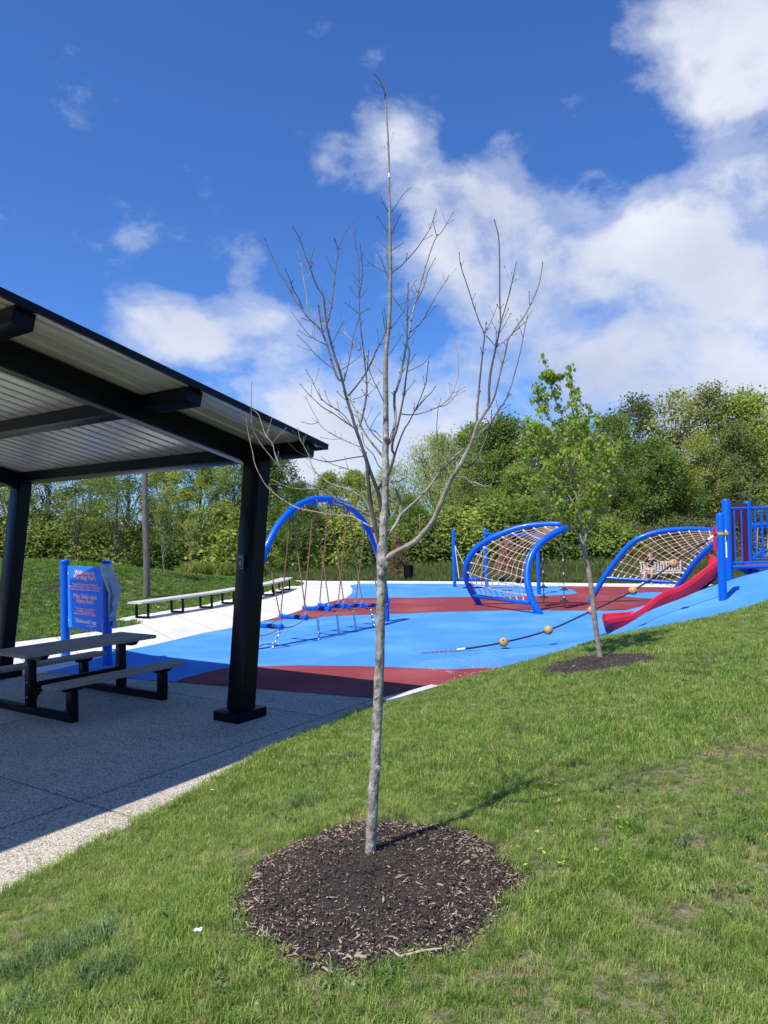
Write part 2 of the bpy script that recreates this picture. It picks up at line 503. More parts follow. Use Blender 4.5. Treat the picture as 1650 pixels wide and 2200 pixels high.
class MB:
    def __init__(self):
        self.v, self.f = [], []

    def add(self, vs, fs):
        b = len(self.v)
        self.v += [Vector(p) for p in vs]
        self.f += [[i + b for i in fc] for fc in fs]
        return self

    def box(self, c, size, ax=None, ay=None, az=None, bev=0.0):
        """box with optional axes, edges chamfered by bev"""
        ax = Vector(ax or (1, 0, 0)).normalized()
        az = Vector(az or (0, 0, 1)).normalized()
        ay = Vector(ay).normalized() if ay is not None else az.cross(ax).normalized()
        c = Vector(c)
        hx, hy, hz = [s / 2 for s in size]
        if bev <= 0:
            vs = [c + ax * (hx * i) + ay * (hy * j) + az * (hz * k) for k in (-1, 1) for j in (-1, 1) for i in (-1, 1)]
            return self.add(vs, [(0, 2, 3, 1), (4, 5, 7, 6), (0, 1, 5, 4), (2, 6, 7, 3), (0, 4, 6, 2), (1, 3, 7, 5)])
        b = min(bev, hx * .9, hy * .9, hz * .9)
        prof = [(hx - b, -hy), (hx, -hy + b), (hx, hy - b), (hx - b, hy), (-hx + b, hy), (-hx, hy - b), (-hx, -hy + b), (-hx + b, -hy)]
        rings = []
        for z, ins in ((-hz, b), (-hz + b, 0), (hz - b, 0), (hz, b)):
            rings.append([c + ax * (p[0] * (1 - ins / hx)) + ay * (p[1] * (1 - ins / hy)) + az * z for p in prof])
        vs = [p for r_ in rings for p in r_]
        fs = [tuple(range(7, -1, -1)), tuple(range(24, 32))]
        for r_ in range(3):
            for i in range(8):
                j = (i + 1) % 8
                fs.append((r_ * 8 + i, r_ * 8 + j, r_ * 8 + 8 + j, r_ * 8 + 8 + i))
        return self.add(vs, fs)

    def beam(self, a, b, w, h, upv=(0, 0, 1), bev=0.0):
        a, b = Vector(a), Vector(b)
        x = (b - a).normalized()
        y = Vector(upv).cross(x).normalized()
        z = x.cross(y)
        return self.box((a + b) / 2, ((b - a).length, w, h), x, y, z, bev)

    def tube(self, pts, rad, seg=10, cap=True, dome=False):
        pts = [Vector(p) for p in pts]
        n = len(pts)
        rads = [rad] * n if not hasattr(rad, '__len__') else list(rad)
        tan = []
        for i in range(n):
            t = pts[min(i + 1, n - 1)] - pts[max(i - 1, 0)]
            tan.append(t.normalized() if t.length > 1e-9 else Vector((0, 0, 1)))
        ref = Vector((0, 0, 1)) if abs(tan[0].z) < 0.9 else Vector((1, 0, 0))
        u = (ref - tan[0] * ref.dot(tan[0])).normalized()
        if dome:
            e0, e1 = pts[-1], tan[-1]
            rr = rads[-1]
            for k in (1, 2, 3):
                a = k / 3 * math.pi / 2 * 0.97
                pts.append(e0 + e1 * rr * 0.55 * math.sin(a))
                rads.append(rr * math.cos(a))
                tan.append(e1)
            n = len(pts)
        vs = []
        for i in range(n):
            if i:
                u = (u - tan[i] * u.dot(tan[i]))
                u = u.normalized() if u.length > 1e-6 else tan[i].orthogonal().normalized()
            w = tan[i].cross(u)
            for k in range(seg):
                a = 2 * math.pi * k / seg
                vs.append(pts[i] + (u * math.cos(a) + w * math.sin(a)) * rads[i])
        fs = []
        for i in range(n - 1):
            for k in range(seg):
                j = (k + 1) % seg
                fs.append((i * seg + k, i * seg + j, (i + 1) * seg + j, (i + 1) * seg + k))
        if cap:
            fs.append(tuple(range(seg - 1, -1, -1)))
            fs.append(tuple((n - 1) * seg + k for k in range(seg)))
        return self.add(vs, fs)

    def ball(self, c, r, seg=12, rings=8, sc=(1, 1, 1)):
        c = Vector(c)
        vs = [c + Vector((0, 0, -r * sc[2]))]
        for i in range(1, rings):
            ph = -math.pi / 2 + math.pi * i / rings
            for k in range(seg):
                a = 2 * math.pi * k / seg
                vs.append(c + Vector((r * sc[0] * math.cos(ph) * math.cos(a), r * sc[1] * math.cos(ph) * math.sin(a), r * sc[2] * math.sin(ph))))
        vs.append(c + Vector((0, 0, r * sc[2])))
        fs = []
        for k in range(seg):
            j = (k + 1) % seg
            fs.append((0, 1 + j, 1 + k))
            fs.append((len(vs) - 1, 1 + (rings - 2) * seg + k, 1 + (rings - 2) * seg + j))
            for i in range(rings - 2):
                fs.append((1 + i * seg + k, 1 + i * seg + j, 1 + (i + 1) * seg + j, 1 + (i + 1) * seg + k))
        return self.add(vs, fs)

    def lathe(self, c, prof, seg=20, axis=None):
        """prof: (r,z) from bottom to top about vertical axis"""
        c = Vector(c)
        vs, fs = [], []
        for (r_, z_) in prof:
            for k in range(seg):
                a = 2 * math.pi * k / seg
                vs.append(c + Vector((r_ * math.cos(a), r_ * math.sin(a), z_)))
        for i in range(len(prof) - 1):
            for k in range(seg):
                j = (k + 1) % seg
                fs.append((i * seg + k, i * seg + j, (i + 1) * seg + j, (i + 1) * seg + k))
        fs.append(tuple(range(seg - 1, -1, -1)))
        fs.append(tuple((len(prof) - 1) * seg + k for k in range(seg)))
        return self.add(vs, fs)

    def prism(self, poly, thick):
        """poly: list of 3-D points (planar); thick: Vector"""
        n = len(poly)
        a = [Vector(p) for p in poly]
        b = [p + Vector(thick) for p in a]
        fs = [tuple(range(n - 1, -1, -1)), tuple(range(n, 2 * n))]
        for i in range(n):
            j = (i + 1) % n
            fs.append((i, j, n + j, n + i))
        return self.add(a + b, fs)

    def mesh(self, name, off=None):
        me = bpy.data.meshes.new(name)
        off = Vector(off or (0, 0, 0))
        me.from_pydata([tuple(p - off) for p in self.v], [], self.f)
        me.update()
        return me

    def build(self, name, mat, parent=None, smooth=True, base=None):
        wl = Vector((0, 0, 0))
        q = parent
        while q is not None:
            wl += q.location
            q = q.parent
        if base is not None:
            wl = Vector(base)
        me = self.mesh(name, wl)
        if smooth:
            me.shade_smooth()
            me.set_sharp_from_angle(angle=R(38))
        me.materials.append(M[mat] if isinstance(mat, str) else mat)
        o = bpy.data.objects.new(name, me)
        link(o, parent)
        if base is not None:
            o.location = base
        return o


def sag(a, b, s, n=10):
    a, b = Vector(a), Vector(b)
    return [a.lerp(b, i / n) - Vector((0, 0, 4 * s * (i / n) * (1 - i / n))) for i in range(n + 1)]


# ------------------------------------------------------------------ terrain
def sm(t):
    t = np.clip(t, 0, 1)
    return t * t * (3 - 2 * t)


def H(x, y):
    x = np.asarray(x, dtype=float)
    y = np.asarray(y, dtype=float)
    s = 0.907 * (x + 2.3) - 0.422 * (y - 4.45)
    s = np.minimum(s, 6.5)
    g = sm((y - 4.2) / 5.0)
    A = 0.40 - 0.20 * g
    k = 0.02 + 0.12 * g
    berm = A * sm(s / 2.2) + k * np.maximum(0, s - 1.5)
    berm = berm * (1 - sm((y - 15.0) / 3.6))
    ye = np.interp(x, [0.15, 1.5, 3.4, 5.2, 6.7], [9.3, 10.6, 12.0, 12.55, 13.05])
    berm = berm * (1 - sm((y - ye - 0.3) / 1.8) * sm((5.3 - x) / 1.2))
    mound = 0.56 * np.exp(-(((x - 8.4) / 1.75) ** 2 + ((y - 15.8) / 1.7) ** 2) / 2) * (1 - sm((y - 17.0) / 3.0))
    left = 1.36 * np.exp(-(((x + 13.5) / 5.2) ** 2 + ((y - 26.0) / 4.6) ** 2) / 2)
    d = (x + 6.3) * -0.938 + (y - 19.6) * 0.347
    left = left * sm(d / 5.0)
    return berm + mound + left


def h(x, y):
    return float(H(x, y))


def g2(px, py):
    p = ground(px, py, 0)
    return (p.x, p.y)


def in_poly(x, y, poly):
    x = np.asarray(x)
    y = np.asarray(y)
    c = np.zeros(x.shape, bool)
    n = len(poly)
    for i in range(n):
        x0, y0 = poly[i]
        x1, y1 = poly[i - 1]
        if y0 == y1:
            continue
        m = ((y0 > y) != (y1 > y)) & (x < (x1 - x0) * (y - y0) / (y1 - y0) + x0)
        c ^= m
    return c


def smooth_poly(pts, n=5):
    return [(p.x, p.y) for p in catmull([(a, b, 0) for a, b in pts], n)]


def sheet(name, poly, step, zoff, mat, kind='structure', flat=False, edge=0.0):
    """a triangulated sheet that follows the terrain inside poly; edge > 0 gives it a vertical rim"""
    pts, edges = [], []
    n = len(poly)
    for i in range(n):
        a, b = Vector((*poly[i], 0)), Vector((*poly[(i + 1) % n], 0))
        m = max(1, int((b - a).length / max(step, 0.25)))
        for k in range(m):
            p = a.lerp(b, k / m)
            pts.append((p.x, p.y))
    nb = len(pts)
    edges = [(i, (i + 1) % nb) for i in range(nb)]
    xs = [p[0] for p in poly]
    ys = [p[1] for p in poly]
    gx, gy = np.meshgrid(np.arange(min(xs) + step / 2, max(xs), step), np.arange(min(ys) + step / 2, max(ys), step))
    gx = gx.ravel() + np.random.RandomState(1).uniform(-.1, .1, gx.size) * step
    gy = gy.ravel()
    if not flat:
        ok = in_poly(gx, gy, poly)
        pts += list(zip(gx[ok], gy[ok]))
    v2, _, fs, _, _, _ = mgeo.delaunay_2d_cdt([Vector(p) for p in pts], edges, [list(range(nb))], 1, 1e-5)
    co = np.array([(p.x, p.y) for p in v2])
    z = H(co[:, 0], co[:, 1]) + zoff
    me = bpy.data.meshes.new(name)
    verts = [(a, b, c) for (a, b), c in zip(co, z)]
    faces = [list(f_) for f_ in fs]
    if edge > 0:
        cnt = {}
        for f_ in faces:
            for i in range(len(f_)):
                e = (f_[i], f_[(i + 1) % len(f_)])
                cnt[e] = 1
        low = {}
        rim = []
        for (a, b) in cnt:
            if (b, a) not in cnt:
                for q in (a, b):
                    if q not in low:
                        low[q] = len(verts)
                        verts.append((verts[q][0], verts[q][1], verts[q][2] - edge))
                rim.append([b, a, low[a], low[b]])
        faces += rim
    me.from_pydata(verts, [], faces)
    me.update()
    me.materials.append(M[mat])
    o = bpy.data.objects.new(name, me)
    link(o)
    if kind:
        o['kind'] = kind
    return o


U = Vector((0.56, 0.8285, 0))       # the shelter's long axis
V = Vector((-0.8285, 0.56, 0))

# pad edge towards the lawn
PAD_EDGE = [(-6.4, -4.3), (-2.3, 4.45), (-1.06, 7.45), (-0.2, 8.96), (0.15, 9.3)]
GRASS_EDGE = smooth_poly([(0.15, 9.3), (0.62, 9.8), (1.5, 10.6), (2.4, 11.3), (3.4, 12.0), (4.2, 12.35), (5.2, 12.55), (6.7, 13.05), (9.0, 14.0), (14, 17), (20, 21)], 4)
PATH_LOW = [(98, 1443), (180, 1424), (254, 1400), (334, 1384), (440, 1359), (495, 1349), (547, 1337), (574, 1332), (626, 1318), (654, 1308),
            (706, 1294), (742, 1285.5), (755, 1275), (758, 1266), (752, 1257), (775, 1254), (860, 1253.7), (1000, 1254.5), (1120, 1258.5), (1300, 1260), (1450, 1262), (1650, 1265), (2000, 1271)]
PATH_LOW_G = [g2(*p) for p in PATH_LOW]
LAWN_L = [(-200, 1408), (0, 1382), (130, 1366), (243, 1349), (303, 1339), (250, 1336), (205, 1339.5), (243, 1331), (290, 1322), (380, 1309), (440, 1299), (486, 1289), (550, 1278), (585, 1268),
          (620, 1260.5), (640, 1259.5), (648, 1256.5), (645, 1253.5), (629, 1251.8), (574, 1249.2), (505, 1246.5), (474, 1244)]
LAWN_L_G = [g2(*p) for p in LAWN_L]
PATH_UP = [(474, 1240.5), (560, 1245.5), (640, 1248), (700, 1248), (820, 1247.3), (1000, 1248.5), (1120, 1250.3), (1300, 1252.5), (1380, 1253), (1500, 1254.5), (1650, 1256.5), (2000, 1261)]
PATH_UP_G = [g2(*p) for p in PATH_UP]

# ground under everything
gm = MB()
gxs = [-400, -120, -70] + list(np.arange(-48, 30, 1.5)) + [34, 50, 90, 160, 400]
gys = [-60, -20, -8] + list(np.arange(-4, 60, 1.5)) + [70, 100, 200, 500, 1200]
gv = [(x, y, h(x, y) - 0.06) for y in gys for x in gxs]
nx = len(gxs)
gf = [(j * nx + i, j * nx + i + 1, (j + 1) * nx + i + 1, (j + 1) * nx + i) for j in range(len(gys) - 1) for i in range(nx - 1)]
gm.add(gv, gf)
tag(gm.build('ground', 'far_ground'), kind='structure')

# pale concrete path (sits under rubber and lawns)
path_poly = [(-30, 5), (-14, 7.5), (-5.93, 11.5)] + PATH_LOW_G + PATH_UP_G[::-1] + [(-16.5, 41), (-40, 41), (-40, 12)]
path_o = sheet('path', path_poly, 1.4, -0.012, 'concrete')

jl = [[(440, 1317), (494, 1304), (550, 1292.6), (597, 1281), (629, 1271), (645, 1260.8)]]
jl += [[(306, 1341), (372, 1374)], [(378, 1322), (462, 1354)], [(440, 1309), (540, 1338)], [(497, 1297), (615, 1320)], [(556, 1285), (680, 1300)], [(604, 1273), (738, 1286)], [(645, 1259), (757, 1267)],
       [(700, 1249), (735, 1256)], [(800, 1248), (810, 1253.2)], [(900, 1248.2), (906, 1253.4)], [(1000, 1249), (1004, 1254)], [(1100, 1250.5), (1103, 1257)], [(1200, 1252), (1202, 1258.4)], [(1300, 1253), (1301, 1259.3)], [(120, 1369), (190, 1420)], [(215, 1354), (292, 1391)], [(20, 1381), (70, 1446)]]
for q in jl:
    gp = [ground(a, b, -.012) for a, b in q]
    jm = MB()
    for i in range(len(gp) - 1):
        jm.beam(gp[i] + Vector((0, 0, h(gp[i].x, gp[i].y) - .004)), gp[i + 1] + Vector((0, 0, h(gp[i + 1].x, gp[i + 1].y) - .004)), .018, .012)
    jm.build('joint', 'joint_line', path_o, smooth=False)
# rubber play surface
rubber_poly = [PATH_LOW_G[0]] + PATH_LOW_G[1:] + GRASS_EDGE[::-1]
sheet('play_surface', rubber_poly, 0.45, 0.0, 'rubber_blue')
red_near = [(371, 1467), (395, 1458), (430, 1448), (476, 1437), (538, 1432), (640, 1430), (760, 1431), (860, 1434.5), (960, 1438.5), (1085, 1445)]
red_near_g = [g2(*p) for p in red_near] + [(1.3, 10.35), (0.62, 9.75), (0.15, 9.3)]
red_near_g.append((-3.6, 11.02))
sheet('red_play_surface', red_near_g, 0.6, 0.005, 'rubber_red')
red_far = [(562, 1335.2), (574, 1332), (626, 1318), (654, 1308), (706, 1294), (742, 1285.5), (800, 1285), (900, 1284), (1060, 1282), (1150, 1281), (1215, 1278), (1236, 1275), (1240, 1272), (1228, 1267), (1195, 1259.3),
           (1300, 1260.2), (1450, 1262.2), (1650, 1265.2), (1800, 1268), (1700, 1296), (1500, 1308), (1400, 1315), (1280, 1313), (1147, 1311), (1049, 1312), (940, 1315), (900, 1317), (808, 1319.5), (674, 1326)]
sheet('red_play_surface', [g2(*p) for p in red_far], 0.9, 0.005, 'rubber_red')
lens = [g2(1440 + 105 * math.cos(a), 1279.5 + 7 * math.sin(a)) for a in np.linspace(0, 2 * math.pi, 28, endpoint=False)]
sheet('blue_play_spot', lens, 0.9, 0.009, 'rubber_blue')

# exposed aggregate pad: slabs with open joints over a dark bed
pad_poly = PAD_EDGE + [(-5.36, 11.8), (-5.93, 11.5), (-14, 7.5), (-14, -4.3)]


def clip(poly, nrm, d):
    o = []
    for i in range(len(poly)):
        a, b = poly[i], poly[(i + 1) % len(poly)]
        da, db = a[0] * nrm[0] + a[1] * nrm[1] - d, b[0] * nrm[0] + b[1] * nrm[1] - d
        if da >= 0:
            o.append(a)
        if (da >= 0) != (db >= 0):
            t = da / (da - db)
            o.append((a[0] + (b[0] - a[0]) * t, a[1] + (b[1] - a[1]) * t))
    return o


padbed = sheet('pad_bed', pad_poly, 1.5, -0.035, 'joint')
padbed.name = 'paved_pad'
j0 = Vector((-2.83, 5.49, 0))
vb = j0.dot(V)                      # the joint seen in the photograph
ub = Vector((-0.78, 8.6, 0)).dot(U)
vcuts = [-6, vb, vb + 3.0, vb + 6.0, vb + 9.0, vb + 16]
ucuts = [ub + 6, ub, ub - 3.1, ub - 6.2, ub - 9.3, ub - 18]
for i in range(len(vcuts) - 1):
    for j in range(len(ucuts) - 1):
        ga = 0.013
        p = clip(pad_poly, (V.x, V.y), vcuts[i] + ga)
        if len(p) > 2:
            p = clip(p, (-V.x, -V.y), -(vcuts[i + 1] - ga))
        if len(p) > 2:
            p = clip(p, (U.x, U.y), ucuts[j + 1] + ga)
        if len(p) > 2:
            p = clip(p, (-U.x, -U.y), -(ucuts[j] - ga))
        if len(p) < 3:
            continue
        ar = sum(p[k][0] * p[(k + 1) % len(p)][1] - p[(k + 1) % len(p)][0] * p[k][1] for k in range(len(p))) / 2
        if abs(ar) < 0.02:
            continue
        if ar < 0:
            p = p[::-1]
        mb = MB()
        mb.prism([(a, b, -0.03) for a, b in p], (0, 0, 0.03))
        mb.build('slab', 'aggregate', padbed, smooth=False)

# kerb between the rubber and the berm lawn
kb = MB()
ke = [(-0.05, 9.12)] + GRASS_EDGE[:5]
for i in range(len(ke) - 1):
    a, b = Vector((*ke[i], h(*ke[i]) + 0.012)), Vector((*ke[i + 1], h(*ke[i + 1]) + 0.012))
    e = (b - a).normalized() * 0.002
    kb.beam(a - e, b + e, 0.13, 0.10)
tag(kb.build('kerb', 'concrete', smooth=False), kind='structure')

# lawns
berm_poly = PAD_EDGE + GRASS_EDGE[1:] + [(24, 12), (16, -4.3)]
sheet('lawn', berm_poly, 0.5, 0.012, 'soil')
left_poly = LAWN_L_G + [(-18, 38.5), (-45, 36), (-45, 14)]
sheet('lawn', left_poly, 1.0, 0.012, 'soil')


# ------------------------------------------------------------------ scattered stuff
PROTO = bpy.data.collections.new('tuft_prototypes')   # not part of the scene


def tuft(seed, n, hgt, wid, spread, lean, name='tuft'):
    rs = np.random.RandomState(seed)
    v, tri, quad = [], [], []
    for i in range(n):
        r0, a0 = spread * math.sqrt(rs.rand()), rs.rand() * 6.283
        x, y = r0 * math.cos(a0), r0 * math.sin(a0)
        hh = hgt * rs.uniform(.55, 1.1)
        w = wid * rs.uniform(.7, 1.2)
        th = rs.rand() * 6.283
        ln = lean * rs.uniform(.25, 1.3)
        dx, dy = math.cos(th), math.sin(th)
        sx, sy = -dy * w / 2, dx * w / 2
        b = len(v)
        v += [(x - sx, y - sy, -0.01), (x + sx, y + sy, -0.01),
              (x + dx * ln * hh * .35 - sx * .9, y + dy * ln * hh * .35 - sy * .9, hh * .55),
              (x + dx * ln * hh * .35 + sx * .9, y + dy * ln * hh * .35 + sy * .9, hh * .55),
              (x + dx * ln * hh, y + dy * ln * hh, hh * (1 - .25 * ln))]
        quad.append((b, b + 1, b + 3, b + 2))
        tri.append((b + 2, b + 3, b + 4))
    return np_mesh(name, v, [quad, tri])


def scatter(name, pts, scl, mesh_list, mat, label, cat, tilt=0.12, seed=1):
    rs = np.random.RandomState(seed)
    n = len(pts)
    me = bpy.data.meshes.new(name)
    me.vertices.add(n)
    me.vertices.foreach_set('co', np.asarray(pts, dtype=np.float32).ravel())
    a = me.attributes.new('scl', 'FLOAT', 'POINT')
    a.data.foreach_set('value', np.asarray(scl, dtype=np.float32))
    a = me.attributes.new('rot', 'FLOAT_VECTOR', 'POINT')
    rot = np.stack([rs.normal(0, tilt, n), rs.normal(0, tilt, n), rs.rand(n) * 6.283], 1).astype(np.float32)
    a.data.foreach_set('vector', rot.ravel())
    a = me.attributes.new('pick', 'INT', 'POINT')
    a.data.foreach_set('value', rs.randint(0, len(mesh_list), n).astype(np.int32))
    col = bpy.data.collections.new(name + '_prototypes')
    for i, m_ in enumerate(mesh_list):
        m_.materials.append(M[mat])
        po = bpy.data.objects.new('%s_proto_%d' % (name, i), m_)
        col.objects.link(po)
    ng = bpy.data.node_groups.new(name + '_scatter', 'GeometryNodeTree')
    ng.interface.new_socket('Geometry', in_out='INPUT', socket_type='NodeSocketGeometry')
    ng.interface.new_socket('Geometry', in_out='OUTPUT', socket_type='NodeSocketGeometry')
    gi, go = ng.nodes.new('NodeGroupInput'), ng.nodes.new('NodeGroupOutput')
    ci = ng.nodes.new('GeometryNodeCollectionInfo')
    ci.inputs['Collection'].default_value = col
    ci.inputs['Separate Children'].default_value = True
    ci.inputs['Reset Children'].default_value = True
    ip = ng.nodes.new('GeometryNodeInstanceOnPoints')
    ip.inputs['Pick Instance'].default_value = True

    def attr(nm, ty):
        q = ng.nodes.new('GeometryNodeInputNamedAttribute')
        q.data_type = ty
        q.inputs['Name'].default_value = nm
        return q.outputs['Attribute']
    lk = ng.links.new
    lk(gi.outputs[0], ip.inputs['Points'])
    lk(ci.outputs[0], ip.inputs['Instance'])
    lk(attr('pick', 'INT'), ip.inputs['Instance Index'])
    er = ng.nodes.new('FunctionNodeEulerToRotation')
    lk(attr('rot', 'FLOAT_VECTOR'), er.inputs[0])
    lk(er.outputs[0], ip.inputs['Rotation'])
    lk(attr('scl', 'FLOAT'), ip.inputs['Scale'])
    lk(ip.outputs[0], go.inputs[0])
    o = bpy.data.objects.new(name, me)
    me.materials.append(M[mat])
    link(o)
    md = o.modifiers.new('scatter', 'NODES')
    md.node_group = ng
    tag(o, label, cat, kind='stuff')
    return o


RS = np.random.RandomState(11)


def rnd_in(poly, x0, x1, y0, y1, dens, cond=None):
    n = int((x1 - x0) * (y1 - y0) * dens)
    x = RS.uniform(x0, x1, n)
    y = RS.uniform(y0, y1, n)
    k = in_poly(x, y, poly) & (np.abs(x) < 0.60 * y + 1.3)
    if cond is not None:
        k &= cond(x, y)
    return x[k], y[k]


RING1, RING1_R = (ground(801, 1905, 0.42).x, 3.62), 0.69
KY = 1.09                            # the beds are a little longer than wide
RING2 = ground(1281, 1428, 0.32)
RING2, RING2_R = (RING2.x, RING2.y), 0.74


def wob(ang, s):
    return 1 + .035 * np.sin(3 * ang + s) + .028 * np.sin(7 * ang + 2 * s) + .018 * np.sin(13 * ang + s * 3)


def off_mulch(x, y):
    k = np.ones(x.shape, bool)
    for (c, r_, s) in ((RING1, RING1_R, 1.0), (RING2, RING2_R, 2.3)):
        dx, dy = x - c[0], (y - c[1]) / KY
        k &= np.hypot(dx, dy) > r_ * wob(np.arctan2(dy, dx), s) * RS.uniform(.88, 1.04, x.shape)
    return k


def vnoise(x, y, s, seed):
    rs = np.random.RandomState(seed)
    g = rs.rand(64, 64)
    u, v = np.asarray(x) * s + 100.3, np.asarray(y) * s + 100.7
    i, j = np.floor(u).astype(int), np.floor(v).astype(int)
    fu, fv = u - i, v - j
    fu, fv = fu * fu * (3 - 2 * fu), fv * fv * (3 - 2 * fv)
    a, b = g[i % 64, j % 64], g[(i + 1) % 64, j % 64]
    c, d = g[i % 64, (j + 1) % 64], g[(i + 1) % 64, (j + 1) % 64]
    return (a * (1 - fu) + b * fu) * (1 - fv) + (c * (1 - fu) + d * fu) * fv


WORN = [(1580, 1565, .14), (1545, 1640, .20), (1600, 1625, .15), (1430, 1668, .10), (1250, 1652, .06), (1330, 1545, .10), (1480, 1690, .12), (235, 1945, .10), (700, 2110, .09), (1420, 2010, .10), (1120, 2120, .07), (460, 2120, .08), (1600, 1950, .12), (560, 1830, .06), (1000, 1640, .10), (1500, 1830, .10)]
WORN = [(ground(a, b, .42).x, ground(a, b, .42).y, c) for a, b, c in WORN]


def worn(x, y):
    q = np.zeros(len(x))
    for (a, b, c) in WORN:
        q = np.maximum(q, np.exp(-(((x - a) / (c * 1.6)) ** 2 + ((y - b) / c) ** 2)))
    return q


def thin(x, y):
    """bare, worn spots in the lawn"""
    q = 0.55 * vnoise(x, y, 1.7, 3) + 0.45 * vnoise(x, y, 4.5, 4)
    return RS.rand(len(x)) < np.clip((0.86 - q) * 6, 0.45, 1) * (1 - .85 * worn(x, y))


near_t = [tuft(i, 34, 0.044, 0.0027, 0.045, 0.85) for i in range(6)]
mid_t = [tuft(20 + i, 34, 0.048, 0.0040, 0.065, 0.75) for i in range(5)]
xs, ys, ss = [], [], []
for (y0, y1, dens, sc) in ((1.0, 3.2, 780, 1.0), (3.2, 5.2, 640, 1.0)):
    x, y = rnd_in(berm_poly, -4, 5, y0, y1, dens, lambda a, b: off_mulch(a, b) & thin(a, b))
    xs.append(x)
    ys.append(y)
x, y = np.concatenate(xs), np.concatenate(ys)
sc = (0.62 + 0.75 * vnoise(x, y, 2.3, 8)) * RS.uniform(.75, 1.2, len(x))
scatter('grass', np.stack([x, y, H(x, y) + 0.012], 1), sc, near_t, 'grass', 'short sunlit lawn grass around the bare tree in front', 'grass', 0.16, 2)
xs, ys = [], []
for (y0, y1, dens) in ((5.2, 8.0, 430), (8.0, 15.0, 300)):
    x, y = rnd_in(berm_poly, -4, 12, y0, y1, dens, lambda a, b: off_mulch(a, b) & thin(a, b))
    xs.append(x)
    ys.append(y)
x, y = np.concatenate(xs), np.concatenate(ys)
sc = (0.65 + 0.7 * vnoise(x, y, 1.6, 9)) * RS.uniform(.75, 1.2, len(x))
scatter('grass', np.stack([x, y, H(x, y) + 0.012], 1), sc, mid_t, 'grass', 'lawn grass on the bank rising towards the blue rubber mound', 'grass', 0.16, 3)
x, y = rnd_in(berm_poly, -4, 10, 1.2, 12, 70, lambda a, b: off_mulch(a, b) & (RS.rand(len(a)) < .12 + 1.2 * worn(a, b) + .5 * (vnoise(a, b, 1.7, 3) > .72)))
scatter('thatch', np.stack([x, y, H(x, y) + 0.012], 1), RS.uniform(.6, 1.1, len(x)), [tuft(40 + i, 22, 0.030, 0.0032, 0.06, 1.5) for i in range(3)], 'grass_dry',
        'dry straw-coloured thatch showing in worn spots of the front lawn', 'thatch', 0.35, 13)
# longer fringe along the pad and rubber edge
ex, ey = [], []
edge_pts = [Vector((*p, 0)) for p in PAD_EDGE[1:] + GRASS_EDGE[1:30]]
for i in range(len(edge_pts) - 1):
    a, b = edge_pts[i], edge_pts[i + 1]
    nn = int((b - a).length * 75)
    d_ = (b - a).normalized()
    for k in range(nn):
        p = a.lerp(b, RS.rand()) + Vector((d_.y, -d_.x, 0)) * (RS.rand() ** 1.5 * 0.30 - 0.012 + 0.02 * math.sin(i * 3 + k))
        ex.append(p.x)
        ey.append(p.y)
x, y = np.array(ex), np.array(ey)
scatter('grass', np.stack([x, y, H(x, y) + 0.01], 1), RS.uniform(.6, 1.15, len(x)), [tuft(60 + i, 22, 0.065, 0.0036, 0.05, .9) for i in range(3)], 'grass',
        'longer untrimmed grass fringe along the concrete pad and rubber edge', 'grass', 0.2, 4)
# coarse dark clumps
cx, cy = [], []
for (px, py, rr, n) in ((150, 1970, .15, 46), (60, 2005, .15, 34), (235, 2085, .10, 34), (40, 2140, .12, 20), (690, 1575, .26, 60), (640, 1690, .14, 34), (1090, 1415, .5, 60), (1190, 1560, .4, 40), (1480, 1450, .7, 90), (900, 1590, .3, 30)):
    p = ground(px, py, 0.38)
    for k in range(n):
        q, a = rr * math.sqrt(RS.rand()), RS.rand() * 6.28
        cx.append(p.x + q * math.cos(a) * 1.3)
        cy.append(p.y + q * math.sin(a))
x, y = np.array(cx), np.array(cy)
k = in_poly(x, y, berm_poly)
x, y = x[k], y[k]
scatter('grass', np.stack([x, y, H(x, y) + 0.01], 1), RS.uniform(.6, 1.1, len(x)), [tuft(80 + i, 22, 0.085, 0.0042, 0.06, .95) for i in range(3)], 'grass_coarse',
        'darker blue-green clumps of coarse grass standing above the lawn', 'grass', 0.2, 5)
# clover and other low broad-leaved weeds
x, y = rnd_in(berm_poly, -4, 8, 1.2, 9, 60, lambda a, b: off_mulch(a, b) & (vnoise(a, b, 1.1, 15) > .70) & (RS.rand(len(a)) < .7))
scatter('clover', np.stack([x, y, H(x, y) + 0.022], 1), RS.uniform(.6, 1.2, len(x)), [tuft(70 + i, 16, 0.022, 0.011, 0.04, 1.7) for i in range(3)], 'grass_coarse',
        'low broad-leaved clover patches in the front lawn', 'clover', 0.3, 14)
# left lawn
x, y = rnd_in(left_poly, -28, -1, 13, 42, 70)
scatter('grass', np.stack([x, y, H(x, y) + 0.012], 1), RS.uniform(.7, 1.3, len(x)), [tuft(90 + i, 30, 0.075, 0.014, 0.11, .6) for i in range(3)], 'grass_far',
        'deep green lawn mound behind the welcome sign', 'grass', 0.15, 6)
